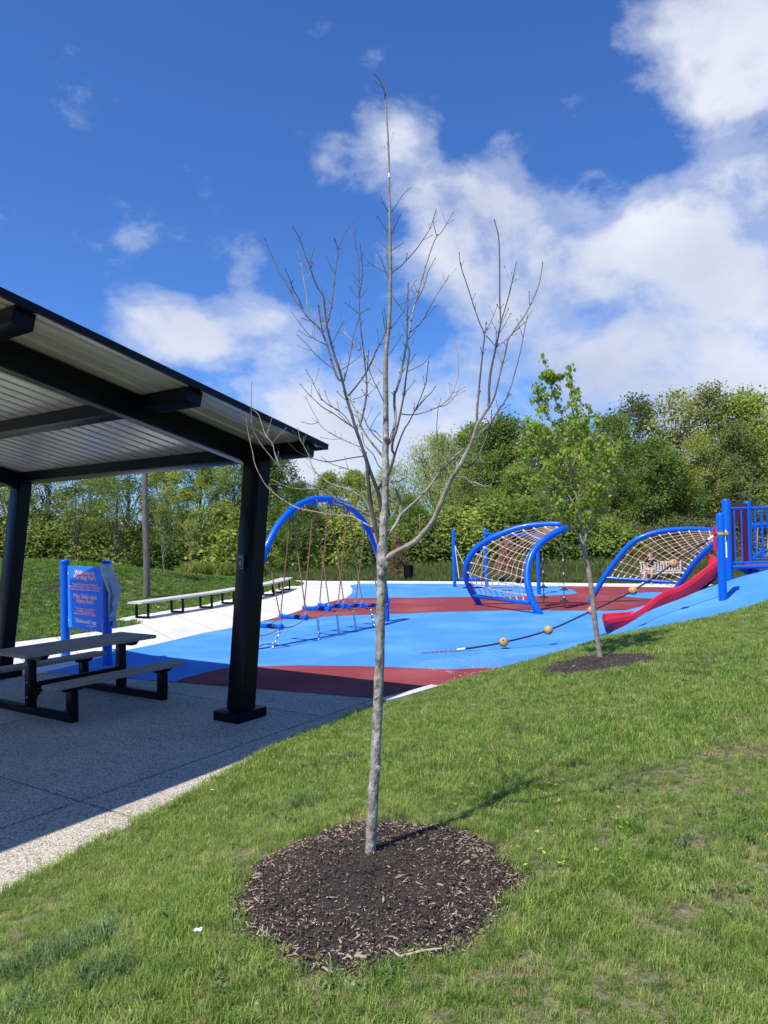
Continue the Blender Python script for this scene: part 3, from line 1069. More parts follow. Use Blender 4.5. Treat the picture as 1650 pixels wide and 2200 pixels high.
# meadow beyond the path
mx_, my_, ms_ = [], [], []
for i in range(15000):
    px = RS.uniform(-80, 1760)
    d_ = RS.uniform(0, 1) ** 1.4 * 5.5
    base = np.interp(px, [p[0] for p in PATH_UP], [p[1] for p in PATH_UP_G])
    yy = base + 0.1 + d_ if px > 474 else max(35.5, 37) + d_ * 1.0
    xx = (px - CX) / F * yy
    mx_.append(xx)
    my_.append(yy)
    tall = 0.35 + 0.75 * min(1, d_ / 2.5)
    ms_.append(tall * RS.uniform(.6, 1.25))
x, y = np.array(mx_), np.array(my_)
scatter('tall_grass', np.stack([x, y, H(x, y) - 0.04], 1), ms_, [tuft(120 + i, 26, 0.62, 0.022, 0.22, .45) for i in range(4)], 'meadow',
        'tall unmown grass strip between the far path and the woods', 'grass', 0.12, 7)
mx_, my_, ms_ = [], [], []
for i in range(1500):
    px = RS.uniform(395, 560)
    yy = RS.uniform(34.5, 38)
    mx_.append((px - CX) / F * yy)
    my_.append(yy)
    ms_.append(RS.uniform(.7, 1.5))
x, y = np.array(mx_), np.array(my_)
scatter('tall_grass', np.stack([x, y, H(x, y) - 0.02], 1), ms_, [tuft(140 + i, 22, 0.55, 0.05, 0.2, .5) for i in range(3)], 'leaf_yellow',
        'bright yellow-green weeds at the foot of the woods left of the shelter post', 'weeds', 0.15, 8)


# mulch rings
def far_hit(px, py):
    d = ray(px, py)
    for y in np.arange(12, 60, .05):
        q = Vector((0, 0, CAMZ)) + d * (y / d.y)
        if q.z <= h(q.x, q.y) + .01:
            return q
    return ground(px, py, 0)


def mulch(name, c, rad, s, label, nchip, seed):
    rs = np.random.RandomState(seed)
    nr, na = 26, 90
    v, f = [], []
    for i in range(nr + 1):
        for k in range(na):
            a = 2 * math.pi * k / na
            r_ = rad * float(wob(np.array(a), s)) * (i / nr) * (1.0 if i < nr else 1.03)
            x, y = c[0] + r_ * math.cos(a), c[1] + r_ * KY * math.sin(a)
            t = i / nr
            z = h(x, y) + 0.012 + 0.040 * (1 - t ** 3) - (0.03 if i == nr else 0) + (rs.rand() - .5) * .016
            v.append((x, y, z))
    for i in range(nr):
        for k in range(na):
            j = (k + 1) % na
            f.append((i * na + k, i * na + j, (i + 1) * na + j, (i + 1) * na + k))
    mb = MB().add(v, f)
    o = mb.build(name, 'mulch', smooth=True, base=(c[0], c[1], h(*c)))
    tag(o, label, 'mulch bed')
    # chips: bent slivers in three tones
    for (nm, mt, share) in (('bark_chip', 'chip_dark', .50), ('bark_chip', 'chip_mid', .26), ('bark_chip', 'chip_pale', .24)):
        n = int(nchip * share)
        vs, fs = [], []
        for q in range(n):
            t = rs.rand() ** (.30 if mt == 'chip_pale' else .46)
            a = rs.rand() * 6.283
            r_ = rad * float(wob(np.array(a), s)) * t * 1.01
            x, y = c[0] + r_ * math.cos(a), c[1] + r_ * KY * math.sin(a)
            z = h(x, y) + 0.014 + 0.040 * (1 - min(1, t) ** 3) + rs.rand() * .012
            ln = (.005 + .019 * rs.rand() ** 2.2) * (1.0 if rs.rand() < .93 else 2.2) * (.75 + .4 * t)
            wd = ln * rs.uniform(.10, .34)
            th = rs.uniform(.002, .005)
            yaw, pit, rol = rs.rand() * 6.283, rs.normal(0, .3), rs.normal(0, .35)
            m_ = Matrix.Rotation(yaw, 3, 'Z') @ Matrix.Rotation(pit, 3, 'Y') @ Matrix.Rotation(rol, 3, 'X')
            b = len(vs)
            for (i, j, k) in ((-1, -1, -1), (1, -.6, -1), (1, .7, -1), (-1, 1, -1), (-.9, -.9, 1), (.85, -.5, 1), (.9, .6, 1), (-.8, .9, 1)):
                p = m_ @ Vector((i * ln / 2, j * wd / 2, k * th / 2))
                vs.append((x + p.x - c[0], y + p.y - c[1], z + p.z - h(*c)))
            fs += [(b, b + 3, b + 2, b + 1), (b + 4, b + 5, b + 6, b + 7), (b, b + 1, b + 5, b + 4), (b + 1, b + 2, b + 6, b + 5), (b + 2, b + 3, b + 7, b + 6), (b + 3, b, b + 4, b + 7)]
        me = np_mesh(nm, vs, [fs])
        me.materials.append(M[mt])
        ch = bpy.data.objects.new(nm + 's', me)
        link(ch, o)
        ch['kind'] = 'stuff'
    return o


M['chip_dark'] = pm('dark_bark_chip', (0.050, 0.033, 0.027), 0.9, (0.028, 0.019, 0.016), 30)
M['chip_mid'] = pm('brown_bark_chip', (0.13, 0.085, 0.06), 0.9, (0.085, 0.055, 0.042), 30)
M['chip_pale'] = pm('pale_wood_chip', (0.46, 0.35, 0.24), 0.9, (0.30, 0.22, 0.155), 30)
mulch('mulch_bed', RING1, RING1_R, 1.0, 'round bed of dark bark mulch at the foot of the bare tree', 15000, 5)
mulch('mulch_bed', RING2, RING2_R, 2.3, 'bark mulch bed under the young leafy linden on the bank', 2200, 6)
for (px, py, z_, lb) in ((350, 1240, .62, 'small bark mulch patch at the foot of the pale-stemmed sapling right of the tall pole'), (130, 1262, .55, 'bark mulch patch on the lawn mound partly behind the welcome sign')):
    c = far_hit(px, py)
    mulch('mulch_bed', (c.x, c.y), 0.62, 3.0, lb, 120, 7)


# ------------------------------------------------------------------ picnic shelter
def build_shelter():
    base_r = Vector((-1.70, 8.60, 0))
    W_, L_ = 5.08, 6.74
    lean = U * 0.356
    slope = 0.217
    zt = 3.135                                  # underside of the roof above the low posts
    t = empty('picnic_shelter', base_r, 'open picnic shelter with black slanted posts, dark beams and sloping white metal roof', 'shelter')

    def pt(tt, vv, dz=0.0):
        """tt metres back towards the camera from the low posts, vv metres left of the right-hand beam"""
        p = base_r + lean - U * tt + V * vv
        return Vector((p.x, p.y, zt + slope * tt + dz))
    ax = (U * -1 + Vector((0, 0, slope))).normalized()
    nz = ax.cross(V * -1).normalized()
    if nz.z < 0:
        nz = -nz
    # posts with base boots
    for (tt, vv, lb) in ((0, 0, 1), (0, W_, 0), (L_, 0, 0), (L_, W_, 0)):
        b = base_r - U * tt + V * vv
        if tt:
            b = b + lean * 0.6
        top = pt(tt, vv, -0.12)
        mb = MB()
        mb.beam(b, top, 0.27, 0.205, U, 0.012)
        p = mb.build('post', 'beam_metal', t)
        bt = MB()
        bt.box(b + Vector((0, 0, 0.055)), (0.46, 0.40, 0.11), U, V, None, 0.008)
        bt.build('base_cover', 'beam_metal', p)
        if lb:
            # small plaque on the face towards the pad
            d = (top - b).normalized()
            c = b + d * 1.78 + V * 0.03
            n = (U * -1) - d * (U * -1).dot(d)
            n.normalize()
            c = c + n * 0.139
            side = d.cross(n)
            pl = MB()
            pl.box(c, (0.115, 0.17, 0.004), side, d, n)
            po = pl.build('plaque', 'plaque', p)
            ln = MB()
            for q in ((0, .082, .10, .003), (0, -.082, .10, .003), (.048, 0, .003, .165), (-.048, 0, .003, .165), (0, .055, .05, .016), (0, -.012, .032, .05)):
                ln.box(c + side * q[0] + d * q[1] + n * 0.004, (q[2], q[3], 0.003), side, d, n)
            tag(ln.build('plaque_print', 'plaque_line', po), kind='stuff')
    # main beams down the slope
    for vv in (0, W_):
        mb = MB()
        mb.beam(pt(-0.06, vv, -0.122), pt(L_ + 0.1, vv, -0.122), 0.17, 0.236, nz, 0.006)
        mb.build('main_beam', 'beam_metal', t)
    # purlins across
    for k in range(5):
        mb = MB()
        tt = 1.685 * k
        mb.beam(pt(tt, -0.81, -0.078), pt(tt, W_ + 0.81, -0.078), 0.18, 0.147, nz, 0.005)
        mb.build('purlin', 'beam_metal', t)
    # ribbed roof panels, ribs run down the slope
    t0, t1 = -0.24, L_ + 0.30
    v0, v1 = -0.87, W_ + 0.87
    npan = 16
    pw = (v1 - v0) / npan
    for k in range(npan):
        va = v0 + k * pw
        prof = []
        nr = 2
        rw = pw / nr
        for q in range(nr):
            s0 = q * rw
            prof += [(s0 + 0.002, 0.0), (s0 + rw * .62, 0.0), (s0 + rw * .68, 0.022), (s0 + rw * .86, 0.022), (s0 + rw * .92, 0.0)]
        prof.append((pw - 0.004, 0.0))
        vs, fs = [], []
        for lay in (0, 0.006):
            for tt in (t0, t1):
                for (s_, z_) in prof:
                    vs.append(pt(tt, va + s_, z_ + lay + 0.004))
        m_ = len(prof)
        for i in range(m_ - 1):
            fs.append((i, i + 1, m_ + i + 1, m_ + i))
            fs.append((2 * m_ + i, 3 * m_ + i, 3 * m_ + i + 1, 2 * m_ + i + 1))
            fs.append((i, 2 * m_ + i, 2 * m_ + i + 1, i + 1))
        MB().add(vs, fs).build('roof_panel', 'roof_metal', t, smooth=False)
    # fascia trim round the roof
    for (a, b) in (((t0, v0), (t1, v0)), ((t1, v0), (t1, v1)), ((t1, v1), (t0, v1)), ((t0, v1), (t0, v0))):
        mb = MB()
        pa, pb = pt(*a, 0.012), pt(*b, 0.012)
        e = (pb - pa).normalized() * 0.012
        mb.beam(pa - e, pb + e, 0.028, 0.064, nz)
        mb.build('fascia', 'roof_trim', t, smooth=False)
    # roof skin on top
    mb = MB()
    mb.add([pt(t0, v0, .035), pt(t1, v0, .035), pt(t1, v1, .035), pt(t0, v1, .035), pt(t0, v0, .041), pt(t1, v0, .041), pt(t1, v1, .041), pt(t0, v1, .041)],
           [(0, 1, 2, 3), (4, 7, 6, 5), (0, 4, 5, 1), (1, 5, 6, 2), (2, 6, 7, 3), (3, 7, 4, 0)])
    mb.build('roof_skin', 'roof_trim', t, smooth=False)
    return t


build_shelter()


# ------------------------------------------------------------------ picnic table
def build_table():
    c = Vector((-3.955, 9.58, 0))
    t = empty('picnic_table', c, 'picnic table with weathered grey planks and black steel legs under the shelter', 'table')

    def q(u_, v_, z_):
        return c + U * u_ + V * v_ + Vector((0, 0, z_))

    def planks(v0, v1, n, z_, ln, th):
        w = (v1 - v0) / n
        for k in range(n):
            mb = MB()
            mb.box(q(0, v0 + (k + .5) * w, z_), (ln + (.004 if k % 2 else 0), w - 0.010, th), U, V, None, 0.006)
            mb.build('plank', 'wood_grey', t)
    planks(-.385, .385, 5, .745, 1.86, .045)
    planks(-.985, -.70, 3, .435, 1.86, .045)
    planks(.70, .985, 3, .435, 1.86, .045)
    for su in (-.64, .64):
        # sled frame: floor rail, middle leg, two seat legs
        mb = MB()
        mb.beam(q(su, -.89, .045), q(su, .89, .045), .095, .09, (0, 0, 1), .006)
        mb.build('floor_rail', 'black_metal', t)
        mb = MB()
        mb.beam(q(su, 0, .09), q(su, 0, .722), .11, .095, U, .006)
        mb.build('leg', 'black_metal', t)
        for sv in (-.84, .84):
            mb = MB()
            mb.beam(q(su, sv, .09), q(su, sv, .412), .11, .095, U, .006)
            mb.build('seat_leg', 'black_metal', t)
            mb = MB()
            mb.prism([q(su + s_ * .05, sv - .11, .40) if False else q(su + s_, sv + w_, z_) for (s_, w_, z_) in ((-.15, -.035, .411), (-.10, -.035, .355), (.10, -.035, .355), (.15, -.035, .411))], V * .07)
            mb.build('bracket', 'black_metal', t)
        mb = MB()
        mb.prism([q(su + .0475 * s_, v_, z_) for (s_, v_, z_) in ((-1, -.33, .7215), (-1, -.27, .66), (-1, .27, .66), (-1, .33, .7215))], U * .095)
        mb.build('bracket', 'black_metal', t)
        bl = MB()
        for z_ in (.20, .38, .60):
            bl.ball(q(su - .05, 0.0, z_), .012, 8, 6)
        tag(bl.build('bolts', 'chain', t), kind='stuff')
    mb = MB()
    mb.beam(q(-.592, 0, .33), q(.592, 0, .33), .06, .07, (0, 0, 1), .005)
    br = mb.build('brace', 'black_metal', t)
    for s_ in (-1, 1):
        g = MB()
        g.prism([q(s_ * .59, -.03, .28), q(s_ * .47, -.03, .294), q(s_ * .59, -.03, .17)][::s_], V * .06)
        g.build('gusset', 'black_metal', br)
    return t


build_table()


# ------------------------------------------------------------------ lettering
def text_mesh(body, size, w_scale=1.0, shear=0.0, bold=0.0):
    cu = bpy.data.curves.new('lettering', 'FONT')
    cu.body = body
    cu.size = size
    cu.align_x = 'CENTER'
    cu.align_y = 'CENTER'
    cu.extrude = 0.0006
    cu.offset = bold
    cu.shear = shear
    cu.space_line = 1.05
    cu.resolution_u = 3
    ob = bpy.data.objects.new('lettering', cu)
    COL.objects.link(ob)
    dg = bpy.context.evaluated_depsgraph_get()
    me = bpy.data.meshes.new_from_object(ob.evaluated_get(dg))
    bpy.data.objects.remove(ob)
    me.transform(Matrix.Diagonal((w_scale, 1, 1, 1)))
    return me


def build_sign():
    pl, pr = ground(141, 1409, 0), ground(231, 1429, 0)
    pl.z = pr.z = 0
    mid = (pl + pr) / 2
    t = empty('welcome_sign', mid, 'blue park welcome sign with salmon lettering between two round blue posts', 'sign')
    for p in (pl, pr):
        mb = MB()
        mb.tube([p, p + Vector((0, 0, 1.68))], 0.078, 20)
        post = mb.build('post', 'blue', t)
        cp = MB()
        cp.lathe(p + Vector((0, 0, 1.66)), [(.084, 0), (.086, .015), (.084, .04), (.07, .056), (.04, .064), (.005, .066)], 20)
        cp.build('post_cap', 'blue', post)
    ax = (pr - pl).normalized()
    n = Vector((ax.y, -ax.x, 0))
    span = (pr - pl).length
    x0, x1 = 0.125, span - 0.10
    z0, z1 = 0.52, 1.61
    mb = MB()
    mb.box(pl + ax * ((x0 + x1) / 2) + Vector((0, 0, (z0 + z1) / 2)), (x1 - x0, .016, z1 - z0), ax, None, None, .007)
    pan = mb.build('panel', 'blue_panel', t)
    for z_ in (z0 + .13, z1 - .13):
        for xx, xe in ((.05, x0 + .03), (span - .05, x1 - .03)):
            b = MB()
            b.beam(pl + ax * xx + Vector((0, 0, z_)) - n * .015, pl + ax * xe + Vector((0, 0, z_)) - n * .015, .012, .11)
            b.build('bracket', 'blue', t)
        for xe in (x0 + .045, x1 - .045):
            b = MB()
            b.tube([pl + ax * xe + Vector((0, 0, z_)) + n * .006, pl + ax * xe + Vector((0, 0, z_)) + n * .016], .013, 10)
            b.build('bolt', 'ferrule', pan)
    cxm = (x0 + x1) / 2
    pw = x1 - x0

    def put(body, size, zrel, mat, dx=0.0, ws=.9, shear=0.0, bold=0.0, name='lettering', width=None):
        me = text_mesh(body, size, ws, shear, bold)
        if width:
            xs_ = [v.co.x for v in me.vertices]
            me.transform(Matrix.Diagonal((width / (max(xs_) - min(xs_)), 1, 1, 1)))
        me.materials.append(M[mat])
        o = bpy.data.objects.new(name, me)
        link(o, pan)
        o['kind'] = 'stuff'
        o.location = pl + ax * (cxm + dx) + Vector((0, 0, z1 - zrel * (z1 - z0))) + n * .0105 - t.location
        o.rotation_euler = (R(90), 0, math.atan2(ax.y, ax.x))
        return o
    put('Welcome to', .105, .10, 'pink_text', ws=1, width=pw * .56, bold=.004)
    put('Harding Park', .105, .175, 'pink_text', ws=1, width=pw * .63, bold=.004)
    put('This park has been designed', .045, .285, 'pink_text', width=pw * .72, bold=.0015)
    put('for children ages 5 years - 12 years.', .045, .325, 'pink_text', width=pw * .88, bold=.0015)
    put('Adult supervision is recommended.', .045, .365, 'pink_text', width=pw * .84, bold=.0015)
    put('Play Safe and', .105, .475, 'pink_text', ws=1, width=pw * .64, bold=.004)
    put('Have Fun!', .105, .55, 'pink_text', ws=1, width=pw * .47, bold=.004)
    put('To report vandalism', .048, .67, 'pink_text', width=pw * .53, bold=.0015)
    put('or safety concerns,', .048, .71, 'pink_text', width=pw * .51, bold=.0015)
    put('please call 905-771-8800', .05, .75, 'pink_text', width=pw * .63, bold=.002)
    put('Richmond', .085, .87, 'white_label', dx=-pw * .07, ws=1, shear=.45, width=pw * .42, bold=.003)
    put('Hill', .075, .878, 'white_label', dx=pw * .23, ws=1, shear=.12, width=pw * .15, bold=.004)
    # the swash over the R, the ascender of the d and the wave under Hill
    sw = MB()

    def at2(x_, z_):
        return pl + ax * (cxm + x_) + Vector((0, 0, z1 - z_ * (z1 - z0))) + n * .0115
    for pts, w in (([(-.30, .842), (-.27, .835), (-.20, .842), (-.21, .866), (-.27, .872)], .006), ([(.13, .905), (.10, .87), (.12, .835), (.16, .83)], .006),
                   ([(.03, .955), (.08, .925), (.15, .922), (.20, .932), (.25, .915), (.30, .918), (.34, .925)], .008)):
        cc = catmull([at2(pw * a, b) for a, b in pts], 5)
        sw.tube(cc, [w * (.35 + .65 * math.sin(math.pi * min(1, max(0, i / (len(cc) - 1))))) for i in range(len(cc))], 6)
    tag(sw.build('logo_strokes', 'white_label', pan), kind='stuff')
    return t, pr


_, POST_R = build_sign()


def build_jacket():
    """a hooded fleece hung over the right-hand sign post"""
    c = POST_R.copy()
    top = 1.735
    rows, cols = 34, 26
    rs = np.random.RandomState(4)
    v, f = [], []
    # hood: cap over the post top, open to the front left; below it the body hangs on the right side
    for i in range(rows + 1):
        t = i / rows
        if t < .22:
            a = t / .22 * math.pi / 2
            z = top + 0.085 * math.cos(a) - 0.085 - 0.05 * (t / .22)
            r_ = 0.004 + 0.096 * math.sin(a)
            a0, a1 = R(-150), R(150)
        else:
            q = (t - .22) / .78
            z = top - 0.135 - q * 0.90
            r_ = 0.098 + 0.015 * q
            a0, a1 = R(-118 + 75 * min(1, q * 2.2)), R(118 - 45 * min(1, q * 2))
        for k in range(cols + 1):
            s_ = k / cols
            an = a0 + (a1 - a0) * s_
            q = max(0, (t - .22) / .78)
            fold = (0.030 * math.sin(s_ * 15 + q * 2.0) + 0.016 * math.sin(s_ * 31 - q * 5)) * min(1, q * 2.5)
            bulge = 0.085 * math.sin(math.pi * min(1, q * 1.25)) * math.exp(-((s_ - .55) / .28) ** 2) if q < .8 else 0
            rr = r_ + fold + bulge
            zz = z + (0.06 * math.sin(s_ * 5.5 + 1) - .10 * abs(s_ - .4)) * (q ** 2)
            v.append((c.x + rr * math.cos(an + R(-12)), c.y + rr * math.sin(an + R(-12)), zz))
    for i in range(rows):
        for k in range(cols):
            f.append((i * (cols + 1) + k, i * (cols + 1) + k + 1, (i + 1) * (cols + 1) + k + 1, (i + 1) * (cols + 1) + k))
    o = MB().add(v, f).build('jacket', 'cloth', base=(c.x, c.y, 0))
    tag(o, 'pale grey hooded jacket hung over the sign post', 'jacket')
    sd = o.modifiers.new('thickness', 'SOLIDIFY')
    sd.thickness = 0.012
    sd.offset = 1
    # a sleeve hanging on the outside
    mb = MB()
    pts = [c + Vector((.15, -.05, 1.28)), c + Vector((.185, -.06, 1.14)), c + Vector((.165, -.075, .98)), c + Vector((.12, -.085, .84)), c + Vector((.09, -.09, .74))]
    cc = catmull(pts, 5)
    mb.tube(cc, [.045 + .018 * math.sin(i * .9) - .012 * i / len(cc) for i in range(len(cc))], 10)
    mb.build('sleeve', 'cloth', o)


build_jacket()


# ------------------------------------------------------------------ long bench, pole, bin
def build_bench():
    mids = [(306, 1328), (381, 1316), (443, 1306), (490, 1297), (538, 1288), (577, 1279), (597, 1273.5), (611, 1268)]
    g = [ground(a, b, 0) for a, b in mids]
    t = empty('long_bench', g[0], 'long pale backless bench on black frames curving beside the concrete path', 'bench')
    line = catmull(g, 8)
    line = [line[0] - (line[1] - line[0]).normalized() * .28] + line + [line[-1] + (line[-1] - line[-2]).normalized() * .5]
    nrm = []
    for i in range(len(line)):
        d = (line[min(i + 1, len(line) - 1)] - line[max(i - 1, 0)]).normalized()
        nrm.append(Vector((d.y, -d.x, 0)))
    for k in range(3):
        a, b = -.23 + k * .1555, -.23 + k * .1555 + .147
        v, f = [], []
        for p, n in zip(line, nrm):
            v += [p + n * a + Vector((0, 0, .39)), p + n * b + Vector((0, 0, .39)), p + n * b + Vector((0, 0, .44)), p + n * a + Vector((0, 0, .44))]
        for i in range(len(line) - 1):
            for e in range(4):
                e2 = (e + 1) % 4
                f.append((i * 4 + e, i * 4 + e2, i * 4 + 4 + e2, i * 4 + 4 + e))
        f += [(0, 3, 2, 1), tuple((len(line) - 1) * 4 + e for e in range(4))]
        MB().add(v, f).build('plank', 'bench_top', t, smooth=False)
    for i, p in enumerate(g):
        d = (g[min(i + 1, len(g) - 1)] - g[max(i - 1, 0)]).normalized()
        n = Vector((d.y, -d.x, 0))
        MB().beam(p - n * .22 + Vector((0, 0, .025)), p + n * .22 + Vector((0, 0, .025)), .05, .05).build('floor_rail', 'black_metal', t, smooth=False)
        for s_ in (-1, 1):
            MB().beam(p + n * (.195 * s_) + Vector((0, 0, .05)), p + n * (.195 * s_) + Vector((0, 0, .36)), .05, .05, d).build('leg', 'black_metal', t, smooth=False)
        MB().beam(p - n * .22 + Vector((0, 0, .3735)), p + n * .22 + Vector((0, 0, .3735)), .05, .028).build('seat_rail', 'black_metal', t, smooth=False)


build_bench()


def terrain_hit(px, py):
    """first point where the sight line through the pixel meets the terrain"""
    d = ray(px, py)
    y = 1.5
    while y < 80:
        q = Vector((0, 0, CAMZ)) + d * (y / d.y)
        if q.z <= h(q.x, q.y) + .01:
            return q
        y += .02
    return ground(px, py, 0)


p = terrain_hit(315, 1286)
mb = MB()
pp = [p + Vector((0.012 * math.sin(i), 0.01 * math.cos(i * 2), -0.2 + i * .62)) for i in range(11)]
mb.tube(pp, [.103 - .0028 * i for i in range(11)], 14)
po = mb.build('utility_pole', 'pole_wood', base=p)
tag(po, 'tall weathered wooden pole standing on the lawn behind the long bench', 'pole')


def build_bin():
    p = ground(878, 1246.5, 0)
    p.z = 0
    t = empty('trash_can', p, 'black slatted steel trash can at the far path edge', 'trash can')
    r_, hh = .205, .63
    MB().lathe(p, [(.17, 0.01), (.17, .58)], 18).build('liner', 'black_rubber', t)
    mb = MB()
    for k in range(24):
        a = 2 * math.pi * k / 24
        d = Vector((math.cos(a), math.sin(a), 0))
        mb.beam(p + d * r_ * .93 + Vector((0, 0, .03)), p + d * r_ + Vector((0, 0, .60)), .032, .008, d)
    tag(mb.build('slats', 'black_metal', t, smooth=False), kind='stuff')
    MB().lathe(p, [(.20, .0), (.205, .02), (.20, .05)], 24).build('bottom_ring', 'black_metal', t)
    rim = MB()
    rim.tube([p + Vector((math.cos(a) * .213, math.sin(a) * .213, .615)) for a in np.linspace(0, 2 * math.pi, 25)], .018, 8)
    rim.build('rim', 'black_metal', t)
    MB().lathe(p + Vector((0, 0, .6)), [(.205, 0), (.205, .012), (.13, .05), (.125, .05), (.124, .0)], 24).build('lid', 'black_metal', t)


build_bin()


# ------------------------------------------------------------------ arch with swinging steps
def chain(mb, a, b, link_len=.075, r_=.011):
    a, b = Vector(a), Vector(b)
    n = max(2, int((b - a).length / (link_len * .72)))
    d = (b - a).normalized()
    s = d.orthogonal().normalized()
    for k in range(n):
        c = a.lerp(b, (k + .5) / n)
        w = s if k % 2 else d.cross(s)
        pts = [c + d * (math.cos(q) * link_len / 2) + w * (math.sin(q) * .024) for q in np.linspace(0, 2 * math.pi, 9)]
        mb.tube(pts, r_, 5, cap=False)
    return mb


def build_arch():
    A, B = ground(540, 1397, 0), ground(831, 1335, 0)
    A.z = B.z = 0
    a = (B - A)
    span = a.length
    a.normalize()
    n = Vector((a.y, -a.x, 0))
    t = empty('arch_climber', (A + B) / 2, 'tall blue tube arch with rope-hung swinging steps beyond the shelter post', 'climber')
    hgt, e_ = 2.80, 2.25

    def ap(th):
        c, s = math.cos(th), math.sin(th)
        return A + a * (span / 2 - span / 2 * math.copysign(abs(c) ** (2 / e_), c)) + Vector((0, 0, hgt * abs(s) ** (2 / e_)))
    ths = np.linspace(0, math.pi, 49)
    MB().tube([A - Vector((0, 0, .1))] + [ap(q) for q in ths] + [B - Vector((0, 0, .1))], .068, 16).build('arch_tube', 'blue', t)

    def at_k(k):
        best = min(np.linspace(0.02, math.pi - .02, 600), key=lambda q: abs((ap(q) - A).dot(a) - k))
        return ap(best), (ap(best + .01) - ap(best - .01)).normalized()
    ks = [.468, 1.205, 1.954, 2.468, 3.137, 3.8]
    zs = [.38, .47, .56, .565, .51, .45]
    ends = []
    for k, z in zip(ks, zs):
        c, d = at_k(k)
        cl = MB()
        cl.tube([c - d * .05, c + d * .05], .083, 16)
        co = cl.build('clamp', 'blue', t)
        ey = MB()
        for s_ in (-1, 1):
            ey.tube([c + a * (.035 * s_) - Vector((0, 0, .06)), c + a * (.035 * s_) - Vector((0, 0, .14))], .017, 8)
        tag(ey.build('hanger', 'blue', co), kind='stuff')
        sc_ = A + a * k + Vector((0, 0, z))
        e0, e1 = sc_ - n * .31, sc_ + n * .31
        st = MB()
        st.tube([e0, e1], .042, 14)
        so = st.build('step', 'blue', t)
        gp = MB()
        gp.tube([sc_ + n * .05, sc_ + n * .20], .0435, 14)
        gp.build('grip', 'navy', so)
        for e in (e0, e1):
            cp = MB()
            cp.tube([e - n * .03, e + n * .03], .052, 14)
            cp.build('end_cap', 'blue', so)
        ends.append((e0, e1))
        for s_, e in ((-1, e0), (1, e1)):
            hp = c + a * (.035 * s_) - Vector((0, 0, .13))
            MB().tube([hp, e + Vector((0, 0, .12))], .012, 6).build('rope', 'rope_brown', t)
            chn = MB()
            chain(chn, e + Vector((0, 0, .13)), e + Vector((0, 0, .03)), .05, .008)
            tag(chn.build('chain', 'chain', t), kind='stuff')
    for i in range(len(ends) - 1):
        for s_ in (0, 1):
            MB().tube(sag(ends[i][s_], ends[i + 1][s_], .07, 8), .012, 6).build('rope', 'rope_brown', t)
    for s_ in (0, 1):
        b0 = A + a * .03 + n * (.06 * (1 if s_ else -1)) + Vector((0, 0, .26))
        MB().tube(sag(b0, ends[0][s_], .05, 8), .012, 6).build('rope', 'rope_brown', t)
        b0 = B - a * .03 + n * (.06 * (1 if s_ else -1)) + Vector((0, 0, .42))
        MB().tube(sag(b0, ends[-1][s_], .05, 8), .012, 6).build('rope', 'rope_brown', t)
    for z, cpos in ((.26, A), (.42, B)):
        cl = MB()
        cl.tube([cpos + Vector((0, 0, z - .05)), cpos + Vector((0, 0, z + .05))], .083, 16)
        cl.build('clamp', 'blue', t)
    for (e, g) in ((ends[0][0], A + a * .25 - n * .22), (ends[0][1], A + a * .25 + n * .26)):
        chn = MB()
        chain(chn, e - Vector((0, 0, .03)), Vector((g.x, g.y, .01)))
        tag(chn.build('chain', 'chain', t), kind='stuff')
    for i in (1, 2, 3, 4):
        m_ = (ends[i][1] + ends[i + 1][1]) / 2 - Vector((0, 0, .08))
        g = m_ + n * .0
        chn = MB()
        chain(chn, m_, Vector((g.x + .02 * i, g.y, .01)))
        tag(chn.build('chain', 'chain', t), kind='stuff')


build_arch()


# ------------------------------------------------------------------ rope net climbers
def resample(pts, n):
    cc = catmull(pts, 10)
    d = [0]
    for i in range(1, len(cc)):
        d.append(d[-1] + (cc[i] - cc[i - 1]).length)
    o = []
    for k in range(n):
        q = d[-1] * k / (n - 1)
        i = min(len(cc) - 2, max(0, int(np.searchsorted(d, q) - 1)))
        f_ = (q - d[i]) / max(1e-9, d[i + 1] - d[i])
        o.append(cc[i].lerp(cc[i + 1], f_))
    return o


